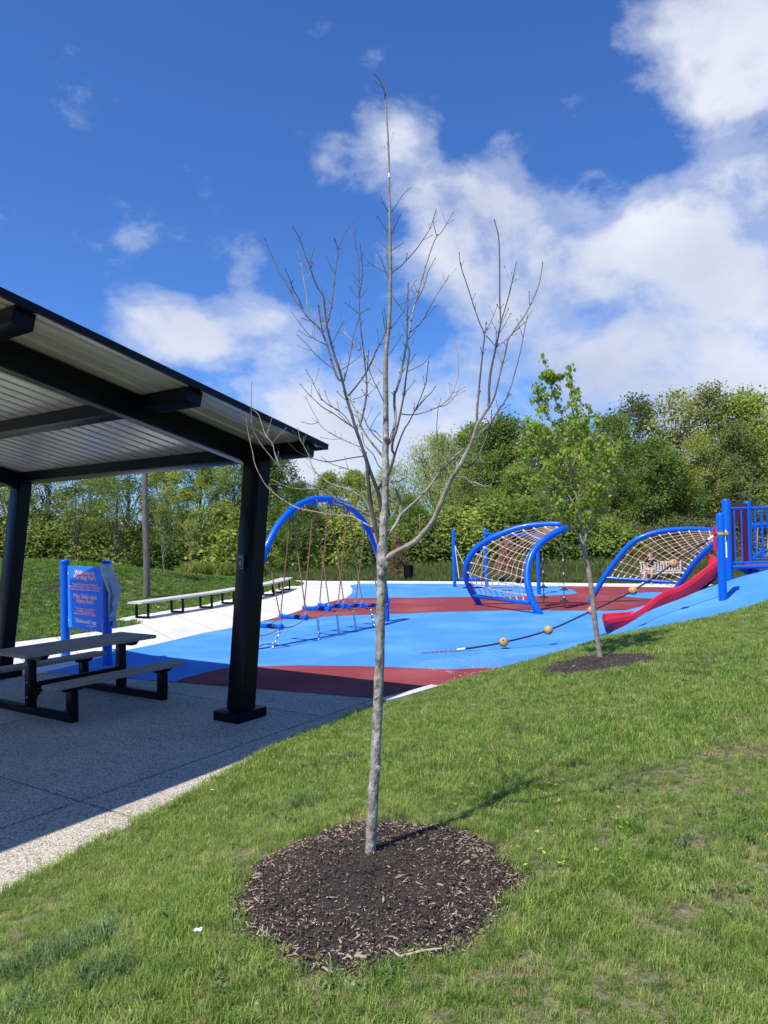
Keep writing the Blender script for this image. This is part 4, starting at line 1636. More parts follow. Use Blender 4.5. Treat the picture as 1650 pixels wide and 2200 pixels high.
def net_climber(label, back, front, bar, r_tube, nlong, ncross, t0b, t0f, sagm, rope_r, barz):
    base = Vector((back[0].x, back[0].y, 0)).lerp(Vector((front[0].x, front[0].y, 0)), .5)
    t = empty('net_climber', base, label, 'climber')
    Bk, Fr = resample(back, 60), resample(front, 60)
    MB().tube(Bk, r_tube, 16, dome=True).build('side_rail', 'blue', t)
    MB().tube(Fr, r_tube, 16, dome=True).build('side_rail', 'blue', t)
    MB().tube([bar[0], bar[1]], r_tube * .62, 14).build('bottom_bar', 'blue', t)

    def on(cv, q):
        f_ = q * 59
        i = min(58, int(f_))
        return cv[i].lerp(cv[i + 1], f_ - i)

    def surf(u_, w):
        """u_ 0..1 up the rails, w 0..1 from back rail to front rail"""
        p0 = on(Bk, t0b + (1 - t0b) * u_)
        p1 = on(Fr, t0f + (1 - t0f) * u_)
        p = p0.lerp(p1, w)
        k = math.sin(math.pi * w) * sagm * (.35 + .65 * math.sin(math.pi * min(1, u_ + .12)))
        tn = (on(Bk, min(1, t0b + (1 - t0b) * u_ + .03)) - on(Bk, max(0, t0b + (1 - t0b) * u_ - .03))).normalized()
        acr = (p1 - p0).normalized()
        nn = acr.cross(tn)
        if nn.z > 0:
            nn = -nn
        return p + nn * k
    fer, knot = MB(), MB()
    for i in range(ncross):
        u_ = (i + .35) / ncross
        pts = [surf(u_, w) for w in np.linspace(0.0, 1, 15)]
        MB().tube(pts, rope_r, 6).build('rope', 'rope_tan', t)
        for (a, b) in ((pts[0], pts[1]), (pts[-1], pts[-2])):
            dd = (b - a).normalized()
            fer.tube([a + dd * r_tube * .8, a + dd * (r_tube + .09)], rope_r * 1.5, 6)
    for k in range(nlong):
        w = (k + 1) / (nlong + 1)
        low = bar[0].lerp(bar[1], w)
        pts = [low] + [surf(u_, w) for u_ in np.linspace(.02, .985, 26)]
        MB().tube(pts, rope_r, 6).build('rope', 'rope_tan', t)
        dd = (pts[1] - pts[0]).normalized()
        fer.tube([pts[0], pts[0] + dd * .13], rope_r * 1.5, 6)
        for i in range(ncross):
            knot.ball(surf((i + .35) / ncross, w), rope_r * 1.75, 6, 4)
    tag(fer.build('rope_ferrules', 'ferrule', t), kind='stuff')
    tag(knot.build('rope_clamps', 'ferrule', t), kind='stuff')
    return t, Bk, Fr


def z4(x, y):
    return 940 + x / 4.583, 1080 + y / 4.583


def z5(x, y):
    return 1230 + x / 3.9286, 1040 + y / 3.9286


def trace(fn, pts, d0, d1):
    n = len(pts)
    return [at(*fn(*p), d0 + (d1 - d0) * i / (n - 1)) for i, p in enumerate(pts)]


f_foot, b_foot = ground(1160, 1319, 0).y, ground(1036, 1299, 0).y
front1 = trace(z4, [(1010, 1100), (935, 970), (897, 840), (882, 730), (895, 610), (940, 490), (1020, 395), (1120, 320), (1215, 268), (1262, 249)], f_foot, 19.5)
back1 = trace(z4, [(425, 1015), (345, 890), (297, 785), (279, 685), (300, 575), (370, 462), (480, 380), (620, 312), (780, 255), (930, 226), (1100, 214), (1215, 215)], b_foot, 19.7)
bar1 = (at(*z4(350, 915), b_foot - .1), at(*z4(915, 988), f_foot + .1))
net1, NB1, NF1 = net_climber('blue curved-tube net climber with tan rope mesh, left of the leafy linden', back1, front1, bar1, .088, 9, 12, .17, .15, .16, .0115, 0)

front2 = trace(z5, [(800, 1010), (880, 875), (960, 765), (1040, 655), (1130, 560), (1220, 480)], 20.0, 18.6)
back2 = trace(z5, [(140, 1000), (270, 785), (370, 645), (470, 525), (560, 460), (700, 410), (860, 387), (1010, 382), (1210, 392)], ground(1266, 1295, 0).y, 20.0)
bar2 = (at(*z5(275, 792), back2[1].y), at(*z5(870, 832), 19.8))
net_climber('low blue net climber with tan rope mesh leaning up to the play tower', back2, front2, bar2, .075, 11, 12, .24, .22, .15, .0105, 0)

# rope ladders of black discs hung under the tips of the left net climber
for (px, tops, ds, y_, lb) in ((1164, 1128, (1210, 1237, 1262, 1284), 20.0, 'shorter hanging rope with black disc steps, left one under the net climber'),
                               (1208, 1140, (1176, 1212, 1241, 1267, 1291), 19.4, 'longer hanging rope with black disc steps, right one under the net climber tip')):
    tp = at(px, tops, y_)
    bt = Vector((tp.x, tp.y, 0.0))
    t = empty('disc_rope', bt, lb, 'climbing rope', 'hanging disc ropes')
    MB().tube([tp, bt + Vector((0, 0, .0))], .011, 6).build('rope', 'rope_brown', t)
    for d_ in ds:
        z = at(px, d_, y_).z
        c = Vector((tp.x, tp.y, z))
        o = MB().lathe(c, [(.02, -.012), (.105, -.012), (.113, 0), (.105, .012), (.045, .022), (.034, .07), (.02, .085)], 16).build('disc', 'black_rubber', t)
        MB().tube([c + Vector((0, 0, .085)), c + Vector((0, 0, .135))], .016, 8).build('ferrule', 'ferrule', o)


# ------------------------------------------------------------------ swing set behind
def build_swing():
    p1, p2, p3 = ground(977, 1260.7, 0), ground(1046, 1266, 0), ground(1158, 1277, 0)
    t = empty('swing_set', p2, 'blue post swing set with saucer and bucket swings behind the net climber', 'swing set')
    tops = [at(976, 1140, p1.y).z, at(1044, 1138, p2.y).z, at(1156, 1146, p3.y).z]
    for p, z in zip((p1, p2, p3), tops):
        MB().tube([Vector((p.x, p.y, -.05)), Vector((p.x, p.y, z))], .062, 16, dome=True).build('post', 'blue', t)
    za, zb = at(1046, 1147, p2.y).z, at(1157, 1150, p3.y).z
    A_, B_ = Vector((p2.x, p2.y, za)), Vector((p3.x, p3.y, zb))
    MB().tube([A_, B_], .052, 14).build('top_beam', 'blue', t)
    # saucer seat between the two left posts
    c = (p1 + p2) / 2
    c.z = at(1009, 1244, c.y).z
    MB().lathe(c, [(.30, -.02), (.40, -.035), (.425, -.01), (.42, .03), (.39, .045), (.34, .02), (.05, .0)], 24).build('saucer_seat', 'blue', t)
    for (p, zz) in ((p1, at(978, 1173, p1.y).z), (p2, at(1044, 1175, p2.y).z)):
        cl = MB()
        cl.tube([Vector((p.x, p.y, zz - .05)), Vector((p.x, p.y, zz + .05))], .074, 14)
        cl.build('clamp', 'blue', t)
        for s_ in (-1, 1):
            d_ = (Vector((p.x, p.y, 0)) - Vector((c.x, c.y, 0))).normalized()
            w = Vector((d_.y, -d_.x, 0))
            e = c + d_ * .3 + w * (.27 * s_) + Vector((0, 0, .04))
            MB().tube([Vector((p.x, p.y, zz)) - d_ * .07, e], .012, 6).build('rope', 'ferrule', t)
    # two bucket seats
    for q in (.35, .68):
        hp = A_.lerp(B_, q)
        s_c = Vector((hp.x, hp.y, .33))
        mb = MB()
        v, f = [], []
        for i in range(9):
            th = math.pi * i / 8
            for k in range(7):
                s_ = -1 + 2 * k / 6
                v.append(s_c + Vector((s_ * .17, .16 * math.cos(th) * (1 - .2 * s_ * s_), .17 - .2 * math.sin(th) + .02 * s_ * s_)))
        for i in range(8):
            for k in range(6):
                f.append((i * 7 + k, i * 7 + k + 1, i * 7 + 8 + k, i * 7 + 7 + k))
        so = mb.add(v, f).build('bucket_seat', 'black_rubber', t)
        sd = so.modifiers.new('thickness', 'SOLIDIFY')
        sd.thickness = .02
        for s_ in (-1, 1):
            MB().tube([hp + Vector((.1 * s_, 0, -.05)), s_c + Vector((.17 * s_, 0, .17))], .008, 5).build('chain', 'chain', so)


build_swing()


# ------------------------------------------------------------------ play tower, slide, ball rope
def build_tower():
    t1 = at(1565, 1246, 15.6)
    t2 = at(1610, 1242, 16.9)
    t1.z, t2.z = h(t1.x, t1.y) - .05, h(t2.x, t2.y) - .05
    t3 = Vector((t1.x + 2.2, t1.y - .35, h(t1.x + 2.2, t1.y - .35) - .05))
    t4 = t2 + (t3 - t1)
    t4.z = h(t4.x, t4.y) - .05
    t = empty('play_tower', t1, 'blue play tower deck with barred railings and a dark red slide hood', 'play tower')
    ztop1, ztop2 = at(1563, 1076, t1.y).z, at(1608, 1080, t2.y).z
    for p, zt in ((t1, ztop1), (t2, ztop2), (t3, ztop1), (t4, ztop2)):
        MB().tube([p, Vector((p.x, p.y, zt))], .084, 18, dome=True).build('post', 'blue', t)
    zr1, zr0 = at(1575, 1092, t1.y).z, at(1575, 1209, t1.y).z
    zd = at(1575, 1218, t1.y).z
    for (a, b, nb) in ((t1, t3, 15), (t2, t4, 15)):
        d = (b - a)
        d.z = 0
        ln = d.length
        d.normalize()
        aa, bb = a + d * .09, a + d * (ln - .09)
        for z in (zr0, zr1):
            ro = MB().tube([Vector((aa.x, aa.y, z)), Vector((bb.x, bb.y, z))], .021, 10).build('rail', 'blue', t)
        for k in range(nb):
            q = aa.lerp(bb, (k + .5) / nb)
            MB().tube([Vector((q.x, q.y, zr0)), Vector((q.x, q.y, zr1))], .0165, 8).build('baluster', 'blue', ro)
        MB().tube([Vector((aa.x, aa.y, zd)), Vector((bb.x, bb.y, zd))], .04, 10).build('deck_beam', 'blue', t)
        for q in (aa, bb):
            MB().tube([Vector((q.x, q.y, zd)) - d * .16, Vector((q.x, q.y, zd)) - d * .02], .1 if False else .055, 12).build('collar', 'blue', t)
    dk = MB()
    i_ = .06
    dk.prism([Vector((p.x, p.y, zd - .02)) for p in (t1, t3, t4, t2)], (0, 0, .035))
    dk.build('deck', 'maroon', t, smooth=False)
    # slide hood: arched dark red panel between the two left posts
    a = (t2 - t1)
    a.z = 0
    ln = a.length
    a.normalize()
    n = Vector((a.y, -a.x, 0))
    if n.x > 0:
        n = -n
    zh = at(1580, 1080, t1.y + .4).z

    def hp(s_, z_):
        return Vector((t1.x, t1.y, 0)) + a * s_ + Vector((0, 0, z_))
    l0, l1 = .10, ln - .10
    mid_, ow = ln / 2, .34
    arch = [hp(mid_ + ow * math.cos(q), zd + .62 + .36 * math.sin(q)) for q in np.linspace(0, math.pi, 15)]
    inner = [hp(mid_ + ow, zd + .02)] + arch + [hp(mid_ - ow, zd + .02)]
    outer = [hp(l1, zd + .02)] + [hp(l1, zd + .62 + (zh - zd - .62) * min(1, i / 4)) if i <= 4 else (hp(l1 + (l0 - l1) * (i - 4) / 6, zh) if i < 10 else hp(l0, zh - (zh - zd - .62) * min(1, (i - 10) / 4))) for i in range(15)] + [hp(l0, zd + .02)]
    v, f = [], []
    for off in (-.03, .03):
        v += [p + n * off for p in outer] + [p + n * off for p in inner]
    m_ = len(outer)
    for i in range(m_ - 1):
        f.append((i, i + 1, m_ + i + 1, m_ + i))
        f.append((2 * m_ + i, 3 * m_ + i, 3 * m_ + i + 1, 2 * m_ + i + 1))
        f.append((i, 2 * m_ + i, 2 * m_ + i + 1, i + 1))
        f.append((m_ + i, m_ + i + 1, 3 * m_ + i + 1, 3 * m_ + i))
    MB().add(v, f).build('slide_hood', 'maroon', t)
    # side cheeks that flare toward the slide
    for s_ in (mid_ - ow,):
        ck = MB()
        ck.prism([hp(s_, zd + .02), hp(s_, zd + .92), hp(s_, zd + .94) + n * .22, hp(s_, zd + .90) + n * .36, hp(s_, zd + .80) + n * .42, hp(s_, zd + .40) + n * .42, hp(s_, zd + .22) + n * .36, hp(s_, zd + .02) + n * .30], a * .05)
        ck.build('slide_cheek', 'red_plastic', t)
    # stickers on the near post
    for (z0, z1) in ((1.86, 1.93), (1.70, 1.80), (1.35, 1.68)):
        zb = h(t1.x, t1.y) - .75
        st = MB()
        vv, ff = [], []
        for i in range(5):
            an = R(205 + i * 9)
            for z in (z0, z1):
                vv.append(Vector((t1.x + .0855 * math.cos(an), t1.y + .0855 * math.sin(an), zd + z - 1.15)))
        for i in range(4):
            ff.append((i * 2, i * 2 + 2, i * 2 + 3, i * 2 + 1))
        st.add(vv, ff).build('sticker', 'white_label', t)
    # the tower's far side: another arched tube with a climbing net, half hidden by the railings
    arc = [at(1612, 1131, 18.6), at(1640, 1128, 18.8), at(1680, 1129, 19.0), at(1730, 1140, 19.2), at(1790, 1180, 19.4), at(1830, 1250, 19.6)]
    MB().tube(catmull(arc, 6), .07, 14).build('far_rail', 'blue', t)
    arc2 = [at(1606, 1215, 17.4), at(1622, 1196, 17.6), at(1640, 1185, 17.8), at(1665, 1182, 18.0), at(1700, 1190, 18.2)]
    MB().tube(catmull(arc2, 6), .04, 12).build('far_rail', 'blue', t)
    for k in range(4):
        MB().tube(sag(at(1620, 1152 + 12 * k, 18.4), at(1760, 1160 + 14 * k, 19), .08, 8), .011, 6).build('rope', 'rope_tan', t)
    for k in range(4):
        MB().tube([at(1628 + 22 * k, 1134, 18.6), at(1626 + 22 * k, 1195, 18.4)], .011, 6).build('rope', 'rope_tan', t)
    sp = [at(1612, 1222, 17.2), at(1630, 1228, 17.3), at(1655, 1229, 17.5), at(1690, 1226, 17.7)]
    MB().tube(catmull(sp, 5), .06, 12).build('far_rail', 'blue', t)
    # brace under the deck
    MB().tube([Vector((t1.x + .25, t1.y + .1, zd)), Vector((t1.x + .55, t1.y + .15, h(t1.x + .55, t1.y + .15) - .02))], .045, 12).build('brace', 'blue', t)
    return t1, t2, zd


T1, T2, ZD = build_tower()


def build_slide():
    lip = [(1548, 1196), (1539, 1205), (1512, 1224), (1484, 1246), (1459, 1261), (1428, 1272), (1403, 1287), (1383, 1305), (1357, 1320), (1332, 1326), (1310, 1329), (1297, 1333)]
    n = len(lip)
    near = catmull([at(a, b, 15.75 - 1.45 * i / (n - 1)) for i, (a, b) in enumerate(lip)], 4)
    m_ = len(near)
    w = .50
    v, f = [], []
    prof = None
    for i, p in enumerate(near):
        d = (near[min(i + 1, m_ - 1)] - near[max(i - 1, 0)])
        d.z = 0
        d.normalize()
        s_ = Vector((d.y, -d.x, 0))
        if s_.y < 0:
            s_ = -s_
        q = i / (m_ - 1)
        dp = .19 * (1 - .40 * max(0, (q - .8) / .2))
        ow = .31 * (1 - .58 * max(0, (q - .8) / .2))
        # outer near wall, rounded lip, trough, far lip, far wall, underside
        prof = [(-.03, -ow), (-.05, -ow * .6), (-.057, -ow * .3), (-.05, -.02), (-.03, .012), (0.0, .018), (.025, .0), (.045, -dp * .75), (.10, -dp), (w - .10, -dp), (w - .045, -dp * .75), (w - .025, 0), (w, .018), (w + .03, .012),
                (w + .05, -.02), (w + .055, -ow * .5), (w + .03, -ow)]
        for (a_, z_) in prof:
            v.append(p + s_ * a_ - d * (max(0, a_) * 1.5) + Vector((0, 0, z_)))
    k = len(prof)
    for i in range(m_ - 1):
        for j in range(k):
            j2 = (j + 1) % k
            f.append((i * k + j, i * k + j2, (i + 1) * k + j2, (i + 1) * k + j))
    f += [tuple(range(k - 1, -1, -1)), tuple((m_ - 1) * k + j for j in range(k))]
    mb = MB().add(v, f)
    b = near[-1]
    t = empty('slide', (b.x, b.y, h(b.x, b.y)), 'wavy red plastic slide running down the blue mound from the tower', 'slide')
    mb.build('chute', 'red_plastic', t)
    # a raised seam along the outer wall and a foot under the run-out
    mb = MB()
    sm_ = []
    for i, p in enumerate(near):
        d = (near[min(i + 1, m_ - 1)] - near[max(i - 1, 0)])
        d.z = 0
        d.normalize()
        s_ = Vector((d.y, -d.x, 0))
        if s_.y < 0:
            s_ = -s_
        sm_.append(p - s_ * .054 + Vector((0, 0, -.075)))
    mb.tube(sm_, .008, 6)
    mb.build('seam', 'red_plastic', t)
    for q in (m_ - 6, m_ // 2):
        p = near[q] + Vector((.05, .25, -.2))
        gz = h(p.x, p.y)
        if p.z > gz:
            MB().beam(Vector((p.x, p.y, gz - .05)), p, .12, .10).build('foot', 'red_plastic', t, smooth=False)


build_slide()


def build_ball_rope():
    pb = at(1553, 1284, 14.0)
    zb = h(pb.x, pb.y)
    pb.z = zb
    zt = at(1545, 1106, 14.0).z
    t = empty('rope_post', pb, 'short round blue post with a yellow strap on the rubber mound', 'post')
    MB().tube([pb - Vector((0, 0, .15)), Vector((pb.x, pb.y, zt))], .074, 20, dome=True).build('post_tube', 'blue', t)
    zs = at(1545, 1146, 14.0).z
    MB().tube([Vector((pb.x, pb.y, zs - .025)), Vector((pb.x, pb.y, zs + .025))], .078, 20).build('strap', 'yellow', t)
    MB().box(Vector((pb.x + .085, pb.y - .03, zs)), (.07, .05, .06), bev=.008).build('strap_lock', 'yellow', t)
    MB().box(Vector((pb.x + .10, pb.y - .03, zs - .09)), (.035, .03, .10), bev=.006).build('strap_end', 'plaque', t)
    g0 = ground(905, 1404.5, 0)
    pts_px = [(985, 1396), (1082, 1380), (1178, 1354), (1272, 1312), (1360, 1269), (1447, 1211), (1540, 1147)]
    P = [Vector((g0.x, g0.y, .01))]
    for (a, b) in pts_px:
        q = (a - 905) / (1540 - 905)
        P.append(at(a, b, g0.y + (13.93 - g0.y) * q))
    r = empty('ball_rope', g0, 'sloping black climbing rope staked to the rubber by a chain', 'rope')
    cc = catmull(P, 8)
    MB().tube(cc[8:], .016, 8).build('rope', 'rope_black', r)
    chn = MB()
    for i in range(0, 8):
        chain(chn, cc[i], cc[i + 1], .06, .009)
    tag(chn.build('chain', 'chain', r), kind='stuff')
    d = (cc[9] - cc[8]).normalized()
    MB().tube([cc[8] - d * .03, cc[8] + d * .12], .024, 8).build('ferrule', 'ferrule', r)
    d = (cc[-1] - cc[-2]).normalized()
    MB().tube([cc[-1] - d * .22, cc[-1] - d * .09], .028, 8).build('ferrule', 'ferrule', r)
    names = ['lowest orange wooden ball on the sloping rope, nearest the chain', 'second orange wooden ball up from the chain end of the rope', 'middle orange wooden ball on the rope, behind the linden trunk',
             'fourth orange wooden ball up the rope, over the red rubber', 'topmost orange wooden ball on the rope, in front of the net']
    for k, lb in enumerate(names):
        c = P[k + 2]
        d = (P[k + 3] - P[k + 1]).normalized()
        mb = MB()
        mb.ball((0, 0, 0), .083, 20, 14)
        mb.v = [v_ + c for v_ in mb.v]
        o = mb.build('wooden_ball', 'ball', base=c)
        tag(o, lb, 'ball', 'wooden balls on the climbing rope')
        hl = MB()
        for s_ in (-1, 1):
            hl.tube([c + d * (.074 * s_), c + d * (.0845 * s_)], .026, 10)
        q = Vector((-.2, -.8, .55)).normalized() if k % 2 == 0 else Vector((.25, -.85, -.35)).normalized()
        hl.tube([c + q * .078, c + q * .0835], .016, 10)
        tag(hl.build('bore', 'dark_hole', o), kind='stuff')


build_ball_rope()


# ------------------------------------------------------------------ person on the far bench
def skin_obj(name, joints, edges, rads, mat, parent, sub=2):
    me = bpy.data.meshes.new(name)
    off = Vector((0, 0, 0))
    q = parent
    while q is not None:
        off += q.location
        q = q.parent
    me.from_pydata([tuple(Vector(p) - off) for p in joints], edges, [])
    o = bpy.data.objects.new(name, me)
    COL.objects.link(o)
    md = o.modifiers.new('skin', 'SKIN')
    md.use_smooth_shade = True
    for i, r_ in enumerate(rads):
        sv = me.skin_vertices[0].data[i]
        sv.radius = (r_, r_) if not hasattr(r_, '__len__') else r_
        sv.use_root = (i == 0)
    o.modifiers.new('smooth', 'SUBSURF').levels = sub
    dg = bpy.context.evaluated_depsgraph_get()
    m2 = bpy.data.meshes.new_from_object(o.evaluated_get(dg))
    bpy.data.objects.remove(o)
    m2.name = name
    m2.shade_smooth()
    m2.materials.clear()
    m2.materials.append(M[mat])
    o = bpy.data.objects.new(name, m2)
    link(o, parent)
    return o


def build_far_bench():
    c = ground(1424, 1254, 0)
    c.y += .35
    c.x = (1424 - CX) / F * c.y
    c.z = 0
    t = empty('garden_bench', c, 'white slatted bench beside the far path behind the rope net', 'bench')
    L_ = 1.55
    for k in range(4):
        MB().box(c + Vector((0, -.02 + k * .105, .36)), (L_, .095, .03), bev=.004).build('seat_slat', 'white_wood', t)
    for z in (.42, .74):
        MB().box(c + Vector((0, .40, z)), (L_, .035, .05), bev=.004).build('back_rail', 'white_wood', t)
    n = 15
    for k in range(n):
        x = -L_ / 2 + .05 + k * (L_ - .1) / (n - 1)
        MB().box(c + Vector((x, .376, .58)), (.05, .015, .34)).build('back_slat', 'white_wood', t, smooth=False)
    for s_ in (-1, 1):
        for y_ in (-.03, .39):
            MB().box(c + Vector((s_ * (L_ / 2 - .08), y_, .172)), (.06, .05, .345), bev=.004).build('leg', 'white_wood', t)
    return c


def build_person(bc):
    k = .80
    hip = bc + Vector((-.47, .10, .375 + .09))
    f_ = Vector((-.50, -.866, 0))
    s_ = Vector((-.866, .50, 0))            # the person's right-hand side points away from the camera
    z = Vector((0, 0, 1))

    def q(a, b, c):
        return hip + (f_ * a + s_ * b + z * c) * k
    t = empty('person', (hip.x, hip.y, 0), 'person in black top and pale shorts sitting on the white slatted bench', 'person')
    # body: pelvis, spine, neck, head, arms, legs in one surface
    J = [q(0, 0, 0), q(.02, 0, .18), q(.03, 0, .36), q(.04, 0, .47), q(.055, 0, .55), q(.075, 0, .63), q(.08, 0, .72), q(.07, 0, .77)]
    rd = [(.135, .11), (.125, .09), (.135, .095), (.07, .06), (.045, .045), (.075, .082), (.078, .088), (.05, .055)]
    E = [(i, i + 1) for i in range(7)]

    def limb(start, pts, rs):
        i0 = start
        for p_, r_ in zip(pts, rs):
            J.append(p_)
            rd.append(r_)
            E.append((i0, len(J) - 1))
            i0 = len(J) - 1
    # arm along the bench back, arm on the lap
    limb(3, [q(.02, -.17, .45), q(-.06, -.42, .37), q(-.06, -.65, .34), q(-.05, -.73, .345)], [.052, .040, .031, .026])
    limb(3, [q(.03, .17, .45), q(.08, .27, .22), q(.28, .17, .12), q(.35, .15, .11)], [.052, .040, .031, .026])
    # legs
    limb(0, [q(.10, -.09, -.01), q(.43, -.11, .03), q(.45, -.11, -.20), q(.43, -.11, -.47)], [.085, .058, .050, .035])
    limb(0, [q(.10, .09, -.01), q(.42, .17, .02), q(.50, .20, -.22), q(.55, .22, -.46)], [.085, .058, .050, .035])
    rd = [tuple(x * k for x in r_) if hasattr(r_, '__len__') else r_ * k for r_ in rd]
    body = skin_obj('body', J, E, rd, 'skin', t)
    # hands with fingers
    for (w, dr, sd) in ((q(-.05, -.735, .345), (-s_ * .95 + z * -.2), f_), (q(.36, .15, .11), (f_ + z * -.15).normalized(), s_)):
        hj, he, hr = [w, w + dr * .05 * k], [(0, 1)], [.024 * k, .03 * k]
        for i in range(4):
            b0 = len(hj)
            o_ = sd * ((i - 1.5) * .019 * k)
            ln = (.07, .08, .075, .06)[i] * k
            hj += [w + dr * .085 * k + o_, w + dr * (.085 * k + ln * .5) + o_ - z * .012, w + dr * (.085 * k + ln * .8) + o_ - z * .035]
            he += [(1, b0), (b0, b0 + 1), (b0 + 1, b0 + 2)]
            hr += [.0095 * k, .0085 * k, .007 * k]
        b0 = len(hj)
        hj += [w + dr * .04 * k + sd * .035 * k, w + dr * .075 * k + sd * .055 * k]
        he += [(0, b0), (b0, b0 + 1)]
        hr += [.011 * k, .009 * k]
        skin_obj('hand', hj, he, hr, 'skin', t, 1)
    # clothing a little proud of the body
    SJ = [q(0, 0, -.02), q(.02, 0, .18), q(.03, 0, .36), q(.04, 0, .465), q(.02, -.17, .45), q(-.05, -.40, .375), q(.03, .17, .45), q(.075, .25, .25)]
    skin_obj('shirt', SJ, [(0, 1), (1, 2), (2, 3), (3, 4), (4, 5), (3, 6), (6, 7)], [x if hasattr(x, '__len__') else x for x in
             [(.152 * k, .13 * k), (.142 * k, .107 * k), (.152 * k, .112 * k), (.09 * k, .08 * k), .066 * k, .054 * k, .066 * k, .054 * k]], 'shirt', t)
    PJ = [q(0, 0, -.01), q(.10, -.09, -.005), q(.36, -.11, .025), q(.10, .09, -.005), q(.36, .155, .02)]
    skin_obj('shorts', PJ, [(0, 1), (1, 2), (0, 3), (3, 4)], [(.148 * k, .122 * k), .102 * k, .078 * k, .102 * k, .078 * k], 'shorts', t)
    hr = MB()
    hc = q(.062, 0, .715)
    hr.ball(hc, .098 * k, 16, 12, (1.0, 1.0, 1.08))
    for v_ in hr.v:
        d = v_ - hc
        fr = d.dot(f_) / (.098 * k)
        if fr > .25 and d.z < .055 * k:
            v_ -= f_ * (fr - .2) * .105 * k
    hr.build('hair', 'hair', t)
    fc = MB()
    fc.ball(q(.162, 0, .675), .013 * k, 8, 6)
    for e in (-.034, .034):
        fc.ball(q(.075, e / .034 * .085, .68), .02 * k, 8, 6, (.7, .7, 1.2))
    tag(fc.build('nose_and_ears', 'skin', t), kind='stuff')
    ey = MB()
    for e in (-.03, .03):
        ey.ball(q(.150, e, .70), .009 * k, 8, 6)
    ey.ball(q(.150, 0, .630), .014 * k, 8, 6, (1, 1, .35))
    tag(ey.build('eyes_and_mouth', 'shirt', t), kind='stuff')
    for (a, b) in (((.43, -.11), (.62, -.12)), ((.55, .22), (.73, .26))):
        z0 = (.035 - hip.z) / k
        sh = MB()
        p0, p1 = q(a[0] - .05, a[1], z0), q(b[0], b[1], z0 - .005)
        sh.tube([p0, p0.lerp(p1, .3) + z * .012, p0.lerp(p1, .7), p1], [.036, .042, .038, .024], 12, dome=True)
        sh.build('shoe', 'shoe', t)


bc = build_far_bench()
build_person(bc)


# ------------------------------------------------------------------ bare tree in front, traced limb by limb
ZA = lambda x, y: (530 + x / 5.5, 480 + y / 5.5)
ZB = lambda x, y: (820 + x / 4.4, 380 + y / 4.4)
ZC = lambda x, y: (520 + x / 5.3226, 820 + y / 5.3226)
ZD_ = lambda x, y: (800 + x / 4.342, 820 + y / 4.342)
TREE_Y = 3.846


